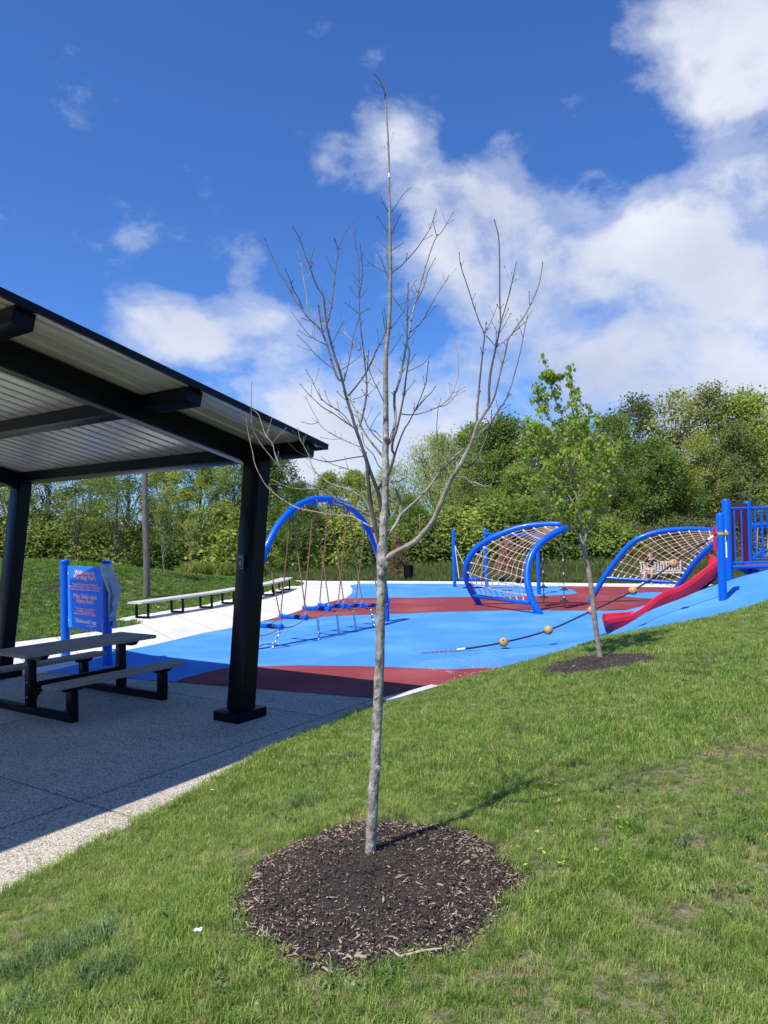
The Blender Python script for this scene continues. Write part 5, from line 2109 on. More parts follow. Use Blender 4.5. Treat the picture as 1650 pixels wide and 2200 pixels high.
def build_bare_tree():
    base = at(795, 1850, TREE_Y)
    base.z = h(base.x, base.y)
    t = empty('bare_tree', base, 'young leafless tree with pale grey trunk in the front mulch bed', 'tree')
    rs = random.Random(3)
    nodes = []                       # traced points with their depth, so that a limb starts where its parent is

    def to3(px, depth_px):
        """px: pixel points with depth offset in metres"""
        return [at(a, b, TREE_Y + d) for (a, b, d) in depth_px]
    tr = [(794, 1868), (795, 1850), (797, 1800), (801, 1740), (803, 1690), (806, 1650), (808, 1600), (811, 1540), (813, 1480), (816, 1420), (817, 1350), (819, 1290), (820, 1230), (820, 1195), (823, 1150), (825, 1100), (827, 1050), (828, 1000),
          (828.5, 960), (829, 920), (829, 880), (828.5, 830), (828.5, 789), (830, 748), (835, 707), (837, 680), (838, 653), (839, 596), (839, 562), (838, 494), (837, 455), (836, 407), (836, 370), (834, 300), (830, 240), (827, 200)]
    wd = [25, 23.5, 23, 22.5, 22.5, 22, 21.5, 21, 20.5, 20, 19.5, 19.5, 21, 23, 19, 17, 16, 15, 13.5, 12.5, 11.5, 11, 10, 9.5, 8.5, 7.8, 7.4, 7, 6.6, 6, 5.5, 4.8, 4.2, 3.4, 3.0, 2.6]
    pts, rad = [], []
    for i, ((a, b), w) in enumerate(zip(tr, wd)):
        pts.append(at(a, b, TREE_Y))
        rad.append(w / F * TREE_Y / 2)
        nodes.append((a, b, 0.0, w))
    # finer rings with knots
    cc = catmull(pts, 5)
    rr = [rad[min(len(rad) - 1, i // 5)] * (1 - (i % 5) / 5) + rad[min(len(rad) - 1, i // 5 + 1)] * ((i % 5) / 5) for i in range(len(cc))]
    rr = [q * (1 + .035 * math.sin(i * 1.7) + .025 * rs.uniform(-1, 1)) for i, q in enumerate(rr)]
    cut = next(i for i, p_ in enumerate(cc) if p_.z > at(829, 880, TREE_Y).z)
    lo = MB()
    lo.tube(cc[:cut + 1], rr[:cut + 1], 14)
    # pruning scars and burls
    for (a, b, w) in ((812, 1652, 7), (819, 1232, 10), (826, 1215, 11), (822, 1208, 12), (816, 1224, 8), (808, 1500, 4), (829, 940, 7)):
        c = at(a, b, TREE_Y - .02)
        lo.ball(c, w / F * TREE_Y, 9, 7, (.9, .8, 1.2))
    lo.build('trunk', 'bark', t)
    upm = MB()
    upm.tube(cc[cut:], rr[cut:], 10)
    tg = at(836.5, 377, TREE_Y)
    upm.build('leader', 'bark_pale', t)
    MB().tube([tg - Vector((0, 0, .012)), tg + Vector((0, 0, .012))], .0075, 8).build('tree_tag', 'white_label', t)

    def limb(parts, w0, w1, g, mat='twig', twigs=True, tex=None):
        w0, w1 = w0 * 1.12, w1 * 1.15
        px = []
        for fn, pl in parts:
            px += [fn(*p_) for p_ in pl]
        # where does it leave its parent
        n0 = min(nodes, key=lambda q: (q[0] - px[0][0]) ** 2 + (q[1] - px[0][1]) ** 2)
        d = n0[2]
        run = 0
        dp = []
        for i, (a, b) in enumerate(px):
            if i:
                run += math.hypot(a - px[i - 1][0], b - px[i - 1][1])
            dp.append((a, b, d + g * run * TREE_Y / F * (1 - .25 * min(1, run / 500))))
        P = to3(None, dp)
        n = len(P)
        for i, q in enumerate(dp):
            nodes.append((q[0], q[1], q[2], w0 + (w1 - w0) * i / (n - 1)))
        cc = catmull(P, 4)
        m_ = len(cc)
        rr = [(w0 + (w1 - w0) * (i / (m_ - 1)) ** .8) / F * TREE_Y / 2 * (1 + .06 * rs.uniform(-1, 1) + (.10 if i % 9 == 0 else 0)) for i in range(m_)]
        mb = MB()
        mb.tube(cc, rr, 8 if w0 > 4 else 6)
        if twigs:
            # short opposite shoots with swollen buds
            L_ = sum((cc[i] - cc[i - 1]).length for i in range(1, m_))
            k = int(L_ / .085)
            for _ in range(k):
                f_ = rs.uniform(.22, .97)
                i = min(m_ - 2, int(f_ * (m_ - 1)))
                dr = (cc[i + 1] - cc[i]).normalized()
                sd = dr.orthogonal().normalized()
                sd.rotate(Matrix.Rotation(rs.uniform(0, 6.28), 3, dr))
                for s_ in (1, -1):
                    if rs.random() < .38:
                        continue
                    ln = rs.choice((.02, .03, .045, .07, .10)) * rs.uniform(.7, 1.2)
                    d2 = (dr * .75 + sd * s_ * .8 + Vector((0, 0, .25))).normalized()
                    p0 = cc[i]
                    p1 = p0 + d2 * ln * .5
                    p2 = p1 + (d2 + Vector((0, 0, .25))).normalized() * ln * .5
                    r0 = min(rr[i] * .6, .0021)
                    mb.tube([p0, p1, p2], [r0, r0 * .8, r0 * .7], 4)
                    mb.tube([p2 - d2 * .002, p2 + d2 * .004, p2 + d2 * .010], [r0 * .8, r0 * 1.5, r0 * .3], 5)
            e = cc[-1]
            dr = (cc[-1] - cc[-2]).normalized()
            mb.tube([e, e + dr * .006, e + dr * .014], [rr[-1], rr[-1] * 1.7, rr[-1] * .4], 5)
        return mb.build('branch', mat, t)
    A_, B_, C_, D_ = ZA, ZB, ZC, ZD_
    # right-hand limbs
    limb([(D_, [(105, 1665), (200, 1602), (300, 1550), (400, 1490), (460, 1430), (520, 1360), (580, 1270), (630, 1150), (690, 1010), (740, 900), (790, 830), (850, 720), (910, 600), (950, 500), (980, 400), (1030, 320), (1085, 235)])], 12, 6, -.18, 'bark_pale')
    limb([(D_, [(1085, 235), (1088, 170)]), (B_, [(1015, 2000), (1030, 1850), (1060, 1700), (1085, 1590), (1110, 1460), (1125, 1370), (1117, 1200), (1115, 900), (1112, 700), (1105, 560), (1085, 480), (1070, 425)])], 5.5, 1.5, .05)
    limb([(B_, [(1020, 2165), (1065, 2080), (1090, 1980), (1130, 1810), (1165, 1680), (1195, 1540), (1260, 1440), (1350, 1310), (1400, 1220), (1460, 1090), (1500, 960), (1520, 825)])], 4.6, 1.4, -.3, 'bark_pale')
    limb([(D_, [(980, 400), (975, 330), (980, 200)]), (B_, [(905, 2180), (920, 2000), (940, 1800), (955, 1650), (970, 1490), (930, 1390), (870, 1220), (810, 1030), (750, 850), (733, 730)])], 5, 1.5, .2)
    limb([(B_, [(970, 1490), (1010, 1410), (1050, 1330), (1090, 1220)])], 2.2, 1.2, .3)
    limb([(B_, [(985, 1500), (1030, 1545), (1080, 1600), (1140, 1570), (1220, 1500), (1300, 1420), (1350, 1380)])], 2.2, 1.2, .3)
    limb([(B_, [(1125, 1370), (1150, 1300), (1200, 1130), (1230, 1010), (1255, 890), (1270, 825)])], 2.4, 1.2, -.2)
    limb([(D_, [(800, 775), (880, 800), (950, 750), (1000, 670), (1050, 550), (1090, 440), (1130, 340), (1190, 250), (1230, 190), (1280, 110)]), (B_, [(1180, 2080), (1230, 1960), (1260, 1850), (1300, 1700), (1330, 1560), (1360, 1400), (1380, 1315)])], 4.2, 1.3, .3)
    limb([(D_, [(740, 905), (780, 893), (850, 890), (900, 930), (970, 945), (1050, 975), (1100, 960), (1130, 910), (1150, 830), (1158, 710)])], 2.6, 1.1, -.5, 'bark_pale', True)
    limb([(D_, [(110, 1460), (150, 1420), (220, 1330), (260, 1250), (310, 1200), (400, 1120), (470, 1050), (540, 970), (600, 880), (650, 820), (720, 750), (800, 670), (860, 620), (930, 560), (1000, 480), (1090, 400), (1130, 345)])], 8, 2, .28, 'bark_pale')
    limb([(D_, [(620, 850), (615, 700), (605, 560), (600, 450), (605, 350), (612, 260), (635, 170)])], 2.2, 1.0, -.3, 'bark_pale')
    limb([(D_, [(255, 1262), (262, 1180), (255, 1110), (235, 1040), (200, 970), (170, 910), (155, 840), (150, 740)])], 5, 2.2, .3, 'bark_pale')
    limb([(D_, [(170, 935), (240, 930), (300, 905), (322, 885), (300, 872), (250, 860), (200, 805)])], 2.2, 1.2, -.3, 'bark_pale', False)
    limb([(D_, [(50, 1005), (100, 930), (160, 830), (205, 690), (185, 640), (190, 560), (220, 470), (245, 370), (270, 250), (295, 120), (308, 10)]), (B_, [(210, 2050), (230, 1900), (250, 1750), (262, 1650), (240, 1560), (240, 1400), (245, 1250), (250, 1020)])], 6.5, 1.7, -.12)
    limb([(D_, [(210, 680), (250, 560), (300, 440), (340, 380), (380, 300), (410, 240), (450, 150), (500, 10)]), (B_, [(425, 1900), (440, 1760)])], 3.6, 1.2, -.35)
    limb([(D_, [(262, 300), (330, 308), (400, 305), (450, 295), (560, 260), (640, 220), (700, 170), (760, 90)]), (B_, [(690, 1990), (720, 1890), (728, 1800), (720, 1680), (690, 1540)])], 3, 1.1, .35, 'bark_pale')
    limb([(D_, [(620, 235), (690, 215), (760, 150), (800, 90), (820, 20)])], 1.8, 1.0, .3, 'bark_pale', False)
    limb([(D_, [(390, 270), (430, 230), (500, 150), (550, 100), (578, 60)])], 2.6, 1.3, -.3)
    limb([(D_, [(120, 610), (160, 560), (200, 440), (215, 320), (205, 200), (210, 90)]), (B_, [(135, 2030), (180, 1880), (210, 1720), (235, 1580), (265, 1440), (295, 1280), (320, 1190), (370, 1000), (430, 800), (480, 650), (520, 560)])], 7, 2.2, .18, 'bark_pale')
    limb([(B_, [(520, 560), (560, 530), (610, 450), (670, 345)])], 1.9, 1.1, .2)
    limb([(B_, [(520, 560), (500, 480), (490, 440)])], 1.7, 1.1, -.2)
    limb([(B_, [(92, 905), (170, 850), (250, 770), (330, 680), (370, 620), (440, 520), (475, 440), (510, 325)])], 3, 1.1, -.3)
    limb([(B_, [(265, 1470), (300, 1445), (370, 1380), (430, 1280), (480, 1190), (530, 1100), (600, 1000), (630, 940)])], 2.6, 1.1, .35)
    limb([(B_, [(320, 1190), (370, 1100), (400, 1030), (430, 930), (450, 870), (500, 780)])], 2.2, 1.1, -.25)
    limb([(B_, [(245, 1840), (300, 1815), (370, 1780), (420, 1740), (450, 1700)])], 1.9, 1.1, -.3)
    limb([(B_, [(85, 1430), (150, 1350), (210, 1260), (240, 1150), (260, 1080), (320, 985)])], 2.1, 1.1, .3)
    limb([(B_, [(85, 1100), (130, 1170), (190, 1250), (245, 1330)])], 2.0, 1.6, -.2)
    limb([(B_, [(50, 1700), (100, 1640), (150, 1560), (188, 1500)])], 1.8, 1.0, -.3)
    # left-hand limbs
    limb([(C_, [(1600, 1930), (1560, 1800), (1520, 1650), (1490, 1500), (1460, 1300), (1440, 1100), (1430, 950), (1400, 830), (1350, 680), (1300, 540), (1260, 400), (1220, 270), (1170, 100)]),
          (A_, [(1180, 2060), (1140, 1900), (1100, 1740), (1050, 1600), (1000, 1430), (960, 1270), (935, 1150), (920, 1000), (905, 860), (840, 760), (790, 650), (745, 510), (700, 390), (640, 220), (590, 110), (555, 60)])], 8.8, 1.6, -.10)
    limb([(C_, [(1625, 1580), (1580, 1400), (1550, 1250), (1490, 1090), (1440, 950), (1405, 830)])], 8, 6, -.12)
    limb([(A_, [(1135, 1870), (1080, 1830), (1040, 1740), (1000, 1620), (970, 1500), (930, 1380), (880, 1270), (830, 1200), (720, 1110), (650, 1010), (570, 900), (500, 770), (400, 600), (330, 460), (260, 300), (190, 230), (120, 160)])], 5, 1.2, .25)
    limb([(A_, [(940, 1200), (970, 1130), (990, 1020), (1010, 900), (1030, 720), (1050, 560), (1070, 400), (1080, 300), (1130, 190), (1205, 50)])], 3.4, 1.2, .2)
    limb([(A_, [(1080, 300), (1065, 250), (1042, 195)])], 1.8, 1.2, -.2)
    limb([(A_, [(930, 1390), (900, 1300), (880, 1200), (850, 990)])], 3, 2, -.2)
    limb([(A_, [(660, 1010), (620, 900), (560, 800), (500, 640), (462, 555)])], 2.4, 1.1, -.3)
    limb([(A_, [(735, 1100), (720, 980), (700, 820), (670, 650), (640, 450), (605, 350)])], 2.4, 1.0, .35, 'bark_pale')
    limb([(A_, [(1200, 2035), (1290, 1930), (1400, 1780), (1480, 1620), (1540, 1480), (1590, 1400), (1650, 1260)])], 3.8, 1.3, -.3)
    limb([(A_, [(1150, 1860), (1180, 1750), (1220, 1570), (1260, 1350), (1300, 1200), (1340, 1080)])], 2.6, 1.3, .3)
    limb([(A_, [(1030, 1720), (930, 1650), (800, 1530), (720, 1440), (610, 1330)])], 2.4, 1.0, -.4, 'bark_pale')
    limb([(A_, [(950, 1440), (830, 1380), (740, 1320), (650, 1210), (590, 1130), (545, 1060)])], 2.2, 1.0, .4)
    limb([(A_, [(1000, 1430), (1050, 1340), (1100, 1240), (1138, 1175)])], 1.9, 1.0, -.3)
    limb([(A_, [(1105, 1740), (1180, 1690), (1260, 1630), (1325, 1580)])], 1.9, 1.0, -.3)
    limb([(C_, [(1345, 510), (1380, 380), (1410, 240), (1428, 100)]), (A_, [(1410, 2050), (1420, 1900), (1400, 1700), (1380, 1500), (1350, 1270), (1335, 1080), (1328, 900), (1325, 620), (1320, 420), (1295, 310), (1275, 160), (1258, 0)])], 4.4, 1.2, .22)
    limb([(A_, [(1328, 870), (1350, 730), (1370, 590), (1360, 430), (1345, 270)])], 2.2, 1.1, -.2)
    limb([(A_, [(1335, 1070), (1390, 1035), (1440, 1000), (1485, 950)])], 1.6, 1.0, .3)
    limb([(A_, [(1335, 1070), (1270, 1020), (1180, 950)])], 1.6, 1.0, -.3)
    limb([(C_, [(1600, 1610), (1540, 1570), (1440, 1520), (1300, 1450), (1200, 1410), (1100, 1370), (1010, 1290), (910, 1220), (800, 1190), (650, 1120), (520, 1060), (430, 980), (330, 860), (220, 720), (150, 600), (120, 510), (105, 320), (110, 180), (110, 30)])], 5.5, 1.0, -.3, 'bark_pale')
    limb([(C_, [(430, 975), (395, 880), (370, 800), (345, 705), (270, 610), (230, 500), (190, 380), (140, 330)])], 3, 1.0, .35, 'bark_pale')
    limb([(C_, [(345, 705), (400, 640), (490, 545)])], 2.0, 1.0, -.3, 'bark_pale')
    limb([(C_, [(910, 1220), (780, 1225), (650, 1225), (520, 1200), (360, 1130)])], 1.8, 1.0, .3, 'bark_pale')
    limb([(C_, [(1590, 1730), (1500, 1670), (1400, 1620), (1270, 1550), (1150, 1530), (1070, 1535), (950, 1510), (850, 1490), (700, 1460), (600, 1430), (450, 1340), (350, 1260), (270, 1180), (200, 1060), (140, 920), (120, 800), (80, 640), (55, 480), (45, 380)])], 4, 1.0, .3, 'bark_pale')
    limb([(C_, [(1090, 1535), (1030, 1490), (970, 1460), (930, 1410)])], 1.6, 1.0, .3, 'bark_pale')
    limb([(C_, [(1570, 1880), (1540, 1830), (1500, 1700), (1470, 1550), (1440, 1420), (1390, 1340), (1310, 1280), (1200, 1230), (1080, 1190), (1000, 1160), (920, 1100), (840, 1030), (790, 940), (760, 840), (710, 740), (665, 660), (640, 550)])], 5.5, 1.1, .22, 'bark_pale')
    limb([(C_, [(700, 720), (720, 660), (735, 610)])], 1.5, 1.0, .3)
    limb([(C_, [(665, 680), (630, 630), (590, 575)])], 1.5, 1.0, -.3)
    limb([(C_, [(1395, 850), (1260, 870), (1100, 900), (980, 915), (850, 890), (760, 860), (650, 810), (560, 730), (495, 655)])], 2.6, 1.0, -.45)
    limb([(C_, [(1430, 1110), (1330, 1050), (1180, 990), (1050, 950), (980, 915), (925, 870)])], 2.2, 1.0, .4)
    limb([(C_, [(1345, 745), (1220, 690), (1110, 640), (980, 570), (900, 500), (860, 430), (800, 320), (760, 240), (730, 185)])], 2.6, 1.0, .4, 'bark_pale')
    limb([(C_, [(870, 465), (790, 485), (700, 465)])], 1.5, 1.0, -.3)
    limb([(C_, [(1275, 525), (1150, 440), (1040, 360), (920, 290), (820, 200), (740, 120), (680, 45)])], 2.8, 1.1, -.35)
    limb([(C_, [(1250, 500), (1180, 400), (1100, 330), (980, 260), (900, 190)]), (A_, [(890, 2090), (820, 1960), (770, 1850), (710, 1745)])], 2.6, 1.1, .35)
    limb([(C_, [(1080, 330), (1010, 260), (970, 180), (950, 120)])], 1.6, 1.0, .2)
    limb([(C_, [(1610, 860), (1540, 770), (1430, 630), (1350, 480), (1310, 350), (1250, 230), (1235, 160)])], 5, 2, .3, 'bark_pale')
    limb([(C_, [(1600, 700), (1500, 600), (1430, 500), (1400, 420), (1330, 350)])], 2.4, 1.2, -.4)
    limb([(C_, [(1590, 640), (1520, 560), (1470, 540), (1520, 430), (1565, 370)])], 1.7, 1.0, -.4)
    limb([(C_, [(1620, 1010), (1560, 960), (1510, 850), (1470, 800), (1400, 720), (1370, 600)])], 2.6, 1.2, .4)
    limb([(A_, [(1630, 1800), (1500, 1660), (1350, 1500), (1250, 1390), (1150, 1290), (1060, 1270), (960, 1220), (860, 1120), (740, 1010)])], 3.4, 1.1, .5, 'bark_pale')
    limb([(A_, [(1630, 2130), (1560, 1980), (1500, 1860), (1450, 1740), (1410, 1620)])], 2.0, 1.1, -.35)
    # shoots on the leader
    for pl in ([(65, 330), (35, 285), (0, 210)], [(92, 330), (150, 250), (200, 170), (260, 115)], [(58, 525), (20, 470), (-30, 390)], [(92, 535), (130, 460), (150, 410), (170, 375)],
               [(100, 690), (150, 660), (195, 630)], [(62, 690), (20, 650), (-30, 600)], [(75, 900), (50, 740), (42, 600), (10, 540)], [(85, 1000), (40, 900), (0, 790), (-30, 730)], [(60, 905), (0, 885), (-60, 850), (-120, 810)],
               [(45, 1480), (25, 1400), (10, 1290)], [(50, 1440), (40, 1340), (25, 1260)], [(110, 540), (120, 480), (112, 420)]):
        limb([(B_, pl)], 2.0, 1.1, rs.uniform(-.4, .4))
    # the top fork
    idp = lambda x, y: (x, y)
    limb([(idp, [(828, 215), (824, 190), (815, 172), (807, 162)])], 2.4, 1.4, -.2)
    limb([(idp, [(829, 205), (829, 188), (834, 172), (842, 157)])], 2.0, 1.2, .2)
    limb([(idp, [(837, 340), (834, 322), (832, 308)])], 1.6, 1.0, .2)


build_bare_tree()


# ------------------------------------------------------------------ foliage helpers
def leaf_quads(cen, nrm, size, rs, aspect=.62, fold=.18, axis=None):
    """folded diamond leaves: (n,3) centres, normals; returns verts, quads"""
    n = len(cen)
    nrm = nrm / (np.linalg.norm(nrm, axis=1, keepdims=True) + 1e-9)
    rnd = rs.normal(size=(n, 3)) if axis is None else axis + rs.normal(size=(n, 3)) * .25
    a = rnd - nrm * (rnd * nrm).sum(1, keepdims=True)
    a /= (np.linalg.norm(a, axis=1, keepdims=True) + 1e-9)
    b = np.cross(nrm, a)
    L_ = size[:, None] * .5
    w = L_ * aspect
    v = np.empty((n, 4, 3), dtype=np.float32)
    v[:, 0] = cen - a * L_
    v[:, 1] = cen + b * w + nrm * L_ * fold - a * L_ * .1
    v[:, 2] = cen + a * L_ - nrm * L_ * fold
    v[:, 3] = cen - b * w + nrm * L_ * fold - a * L_ * .1
    q = np.arange(n * 4, dtype=np.int32).reshape(n, 4)
    return v.reshape(-1, 3), q


def tree_meshes(seed, hgt, wid, base, nclump, per, leaf, cr, mat, flat=.7, top=.75, limbs=26, trunk_r=.14, droop=0.0, lean=0.0, aspect=.62, stems=1, bark='bark_far', core=.35):
    rs = np.random.RandomState(seed)
    # clump centres over an uneven egg
    C_ = []
    k1, k2, k3 = rs.rand(3) * 6.28
    while len(C_) < nclump:
        t = rs.rand() ** .85
        an = rs.rand() * 6.283
        prof = (math.sin(math.pi * min(1, (t * .93 + .07)) ** top) ** .62)
        lump = 1 + .26 * math.sin(2 * an + k1 + 4 * t) + .22 * math.sin(3 * an + k2 - 7 * t) + .12 * math.sin(5 * an + k3 + 11 * t)
        r_ = wid * prof * lump * (core + (1 - core) * math.sqrt(rs.rand()))
        C_.append((r_ * math.cos(an) + lean * t, r_ * math.sin(an), hgt * (base + (1 - base) * t) - cr * .4))
    C_ = np.array(C_)
    cen, nrm = [], []
    ax = None
    for c in C_:
        m_ = int(per * rs.uniform(.5, 1.4))
        rr = cr * rs.uniform(.6, 1.3)
        o = rs.normal(size=(m_, 3)) * np.array([rr, rr, rr * flat]) * .5
        if droop:
            o[:, 2] = -np.abs(rs.normal(size=m_)) * droop + o[:, 2] * .3
        cen.append(c + o)
        rad_ = c * np.array([1, 1, 0])
        out = rad_ / (np.linalg.norm(rad_) + .3) * .8 + np.array([0, 0, .55])
        nrm.append(out + rs.normal(size=(m_, 3)) * .7)
    cen, nrm = np.concatenate(cen), np.concatenate(nrm)
    cen[:, 2] = np.maximum(cen[:, 2], .05)
    axis = np.tile(np.array([[0, 0, -1.0]]), (len(cen), 1)) if droop else None
    v, q = leaf_quads(cen, nrm, leaf * rs.uniform(.6, 1.3, len(cen)), rs, aspect, axis=axis)
    crown = np_mesh('crown', v, [q])
    crown.materials.append(M[mat])
    # trunk and limbs
    mb = MB()
    for s_ in range(stems):
        bx_, by_ = (rs.normal(0, .25), rs.normal(0, .25)) if stems > 1 else (0, 0)
        tx = (rs.normal(0, wid * .35), rs.normal(0, wid * .35)) if stems > 1 else (lean * .7, 0)
        ht = hgt * (rs.uniform(.6, .9) if stems > 1 else .84)
        path = []
        for i in range(9):
            f_ = i / 8
            path.append(Vector((bx_ + (tx[0] - bx_) * f_ ** 1.4 + .05 * math.sin(i * 2.1 + seed), by_ + (tx[1] - by_) * f_ ** 1.4 + .05 * math.cos(i * 1.7 + seed), -.15 + (ht + .15) * f_)))
        mb.tube(path, [trunk_r * (1 - .85 * i / 8) * (1.25 if i == 0 else 1) for i in range(9)], 8)
        for k in range(limbs // stems):
            c = C_[rs.randint(len(C_))]
            zs = c[2] * rs.uniform(.35, .75)
            f_ = np.clip(zs / ht, .08, .95)
            i = min(7, int(f_ * 8))
            p0 = path[i].lerp(path[i + 1], f_ * 8 - i)
            p3 = Vector(c)
            mid = p0.lerp(p3, .5) + Vector((0, 0, .12 * (p3 - p0).length)) * (-.6 if droop else .5)
            cc = catmull([p0, mid, p3], 4)
            r0 = trunk_r * (1 - .8 * f_) * .5
            mb.tube(cc, [max(.008, r0 * (1 - .85 * j / (len(cc) - 1))) for j in range(len(cc))], 5)
    tm = mb.mesh('trunk')
    tm.shade_smooth()
    tm.materials.append(M[bark])
    return crown, tm


def place_tree(name, meshes, loc, s, rz, label, cat, group=None, sz=None):
    e = empty(name, loc, label, cat, group)
    e.rotation_euler = (0, 0, rz)
    e.scale = (s, s, sz or s)
    for nm, me in zip(('crown', 'trunk'), meshes):
        o = bpy.data.objects.new(nm, me)
        link(o, e)
        if nm == 'crown':
            o['kind'] = 'stuff'
    return e


K = {}
for i in range(3):
    K['A%d' % i] = tree_meshes(100 + i, 9, 2.7, .10, 230, 112, (.125, .145, .17)[i], .64, 'leaf_dark', top=.72, trunk_r=.15, limbs=34)
    K['B%d' % i] = tree_meshes(200 + i, 9, 2.6, .10, 165, 92, (.125, .145, .165)[i], .62, 'leaf_yellow', top=.72, limbs=40, trunk_r=.13)
K['C0'] = tree_meshes(300, 9, 3.3, .12, 260, 130, .17, .6, 'leaf_willow', top=.62, droop=.75, aspect=.22, limbs=40, trunk_r=.2)
for i in range(2):
    K['D%d' % i] = tree_meshes(400 + i, 9, 2.4, .20, 130, 62, .16, .62, 'leaf_pale', top=.85, limbs=70, trunk_r=.13, core=.2)
for i in range(3):
    K['S%d' % i] = tree_meshes(500 + i, 2.8, 1.35, .0, 70, 95, .15, .55, 'leaf_dark' if i != 1 else 'leaf_yellow', top=.55, limbs=16, trunk_r=.05, stems=4, flat=.9)
K['F0'] = tree_meshes(600, 3.2, 1.6, .12, 70, 48, .11, .55, 'leaf_brush', top=.6, limbs=90, trunk_r=.035, stems=6)
K['P0'] = tree_meshes(700, 4.6, .75, .42, 34, 46, .13, .42, 'leaf_yellow', top=.7, limbs=14, trunk_r=.035, bark='bark_pale')
K['T0'] = tree_meshes(710, 9, 1.8, .35, 55, 42, .15, .60, 'leaf_yellow', top=.75, limbs=30, trunk_r=.085)


def conifer(seed, hgt, wid):
    rs = np.random.RandomState(seed)
    cen, nrm, ax = [], [], []
    mb = MB()
    mb.tube([(0, 0, -.1), (0.01, 0, hgt * .5), (0, 0.01, hgt)], [.05, .03, .006], 6)
    for k in range(120):
        t = rs.rand() ** 1.2
        z = hgt * (.06 + .92 * t)
        an = rs.rand() * 6.283
        L_ = wid * (1 - t) ** .8 * rs.uniform(.7, 1.1) + .06
        d = np.array([math.cos(an), math.sin(an), -.12])
        p1 = np.array([0, 0, z]) + d * L_
        mb.tube([(0, 0, z), Vector(p1)], [.010, .004], 4, cap=False)
        m_ = int(20 + 60 * L_)
        f_ = rs.rand(m_) ** .7
        cen.append(np.array([0, 0, z]) + d * (L_ * f_[:, None]) + rs.normal(size=(m_, 3)) * .055)
        nrm.append(rs.normal(size=(m_, 3)) + np.array([0, 0, .8]))
        ax.append(np.tile(d, (m_, 1)))
    v, q = leaf_quads(np.concatenate(cen), np.concatenate(nrm), .12 * rs.uniform(.6, 1.2, sum(len(c) for c in cen)), rs, .22, axis=np.concatenate(ax))
    c = np_mesh('crown', v, [q])
    c.materials.append(M['needle_dead'])
    tm = mb.mesh('trunk')
    tm.materials.append(M['bark_far'])
    return c, tm


K['N0'] = conifer(800, 2.0, .62)


def plant(px, top_y, depth, kind, label, cat='tree', name='woodland_tree', group='trees of the woods behind the playground', wide=1.0, ref=9.0):
    x = (px - CX) / F * depth
    z = h(x, depth)
    yh = 1142 - .022 * (px - CX)
    if cat == 'shrub':
        top_y += 28 * math.sin(px * 12.9) - 8
    tall = CAMZ + (yh - top_y) / F * depth - z
    s = tall / ref
    rz = (px * 7.31) % 6.28
    return place_tree(name, K[kind], (x, depth, z - .05), s * wide, rz, label, cat, group, s)


woods = [
    (-190, 950, 38, 'A0', 'green woodland tree at the left picture edge beyond the shelter'),
    (-70, 985, 37, 'B1', 'yellow-green woodland tree left of the left shelter post'),
    (25, 975, 39, 'B0', 'yellow-green woodland tree seen just right of the left shelter post'),
    (105, 962, 38, 'B2', 'pale green woodland tree rising above the left end of the welcome sign'),
    (195, 970, 40, 'B1', 'airy yellow-green tree above the welcome sign panel'),
    (275, 958, 38, 'B0', 'yellow-green woodland tree just left of the tall wooden pole'),
    (360, 972, 40, 'B2', 'yellow-green woodland tree just right of the tall wooden pole'),
    (430, 955, 39, 'A1', 'darker green tree midway between wooden pole and right shelter post'),
    (505, 965, 38, 'B1', 'yellow-green tree beside the left face of the right shelter post'),
    (585, 962, 39, 'A2', 'green tree top showing under the low corner of the shelter roof'),
    (640, 1030, 36, 'A0', 'lower green tree filling the left half of the blue arch'),
    (705, 1012, 40, 'B2', 'yellow-green tree top above the crown of the blue arch'),
    (765, 1005, 42, 'A1', 'green tree left of the bare trunk above the blue arch'),
    (835, 1000, 41, 'B0', 'green tree directly behind the upper bare trunk'),
    (880, 1060, 37, 'A2', 'green tree behind the trash can'),
    (945, 916, 41, 'C0', 'rounded olive willow with drooping fine twigs above the trash can'),
    (1000, 1000, 38, 'B0', 'yellow-green tree behind the single blue swing post'),
    (1022, 905, 45, 'A1', 'tall green tree just right of the willow'),
    (1088, 886, 42, 'A2', 'tall dense tree peaking left of the linden crown'),
    (1120, 985, 37, 'A1', 'dark green tree behind the left net climber'),
    (1160, 905, 41, 'B2', 'dense tree hidden mostly behind the left side of the linden crown'),
    (1235, 895, 42, 'A2', 'dense tree directly behind the linden crown'),
    (1300, 960, 38, 'B1', 'bright green tree just right of the linden trunk'),
    (1318, 885, 43, 'A0', 'green tree topping out just right of the linden crown'),
    (1370, 848, 45, 'D0', 'pale airy tree top right of the linden, left of the highest crowns'),
    (1410, 935, 39, 'A2', 'dark green tree behind the low net climber'),
    (1458, 832, 44, 'D1', 'tall pale airy tree, left of the two highest in the woods'),
    (1500, 930, 40, 'B0', 'yellow-green tree above the right end of the low net climber'),
    (1538, 823, 44, 'D0', 'tallest pale airy tree above the short blue post'),
    (1585, 905, 40, 'D0', 'pale airy tree above the play tower posts'),
    (1612, 832, 43, 'A2', 'tall green tree near the right picture edge above the tower'),
    (1690, 860, 41, 'A0', 'green tree at the right picture edge'),
    (1790, 850, 41, 'A1', 'green tree just past the right picture edge'),
]
for (a, b, c, d, e) in woods:
    plant(a, b, c, d, e, wide={'C': 1.3, 'D': 1.05}.get(d[0], 1.0))

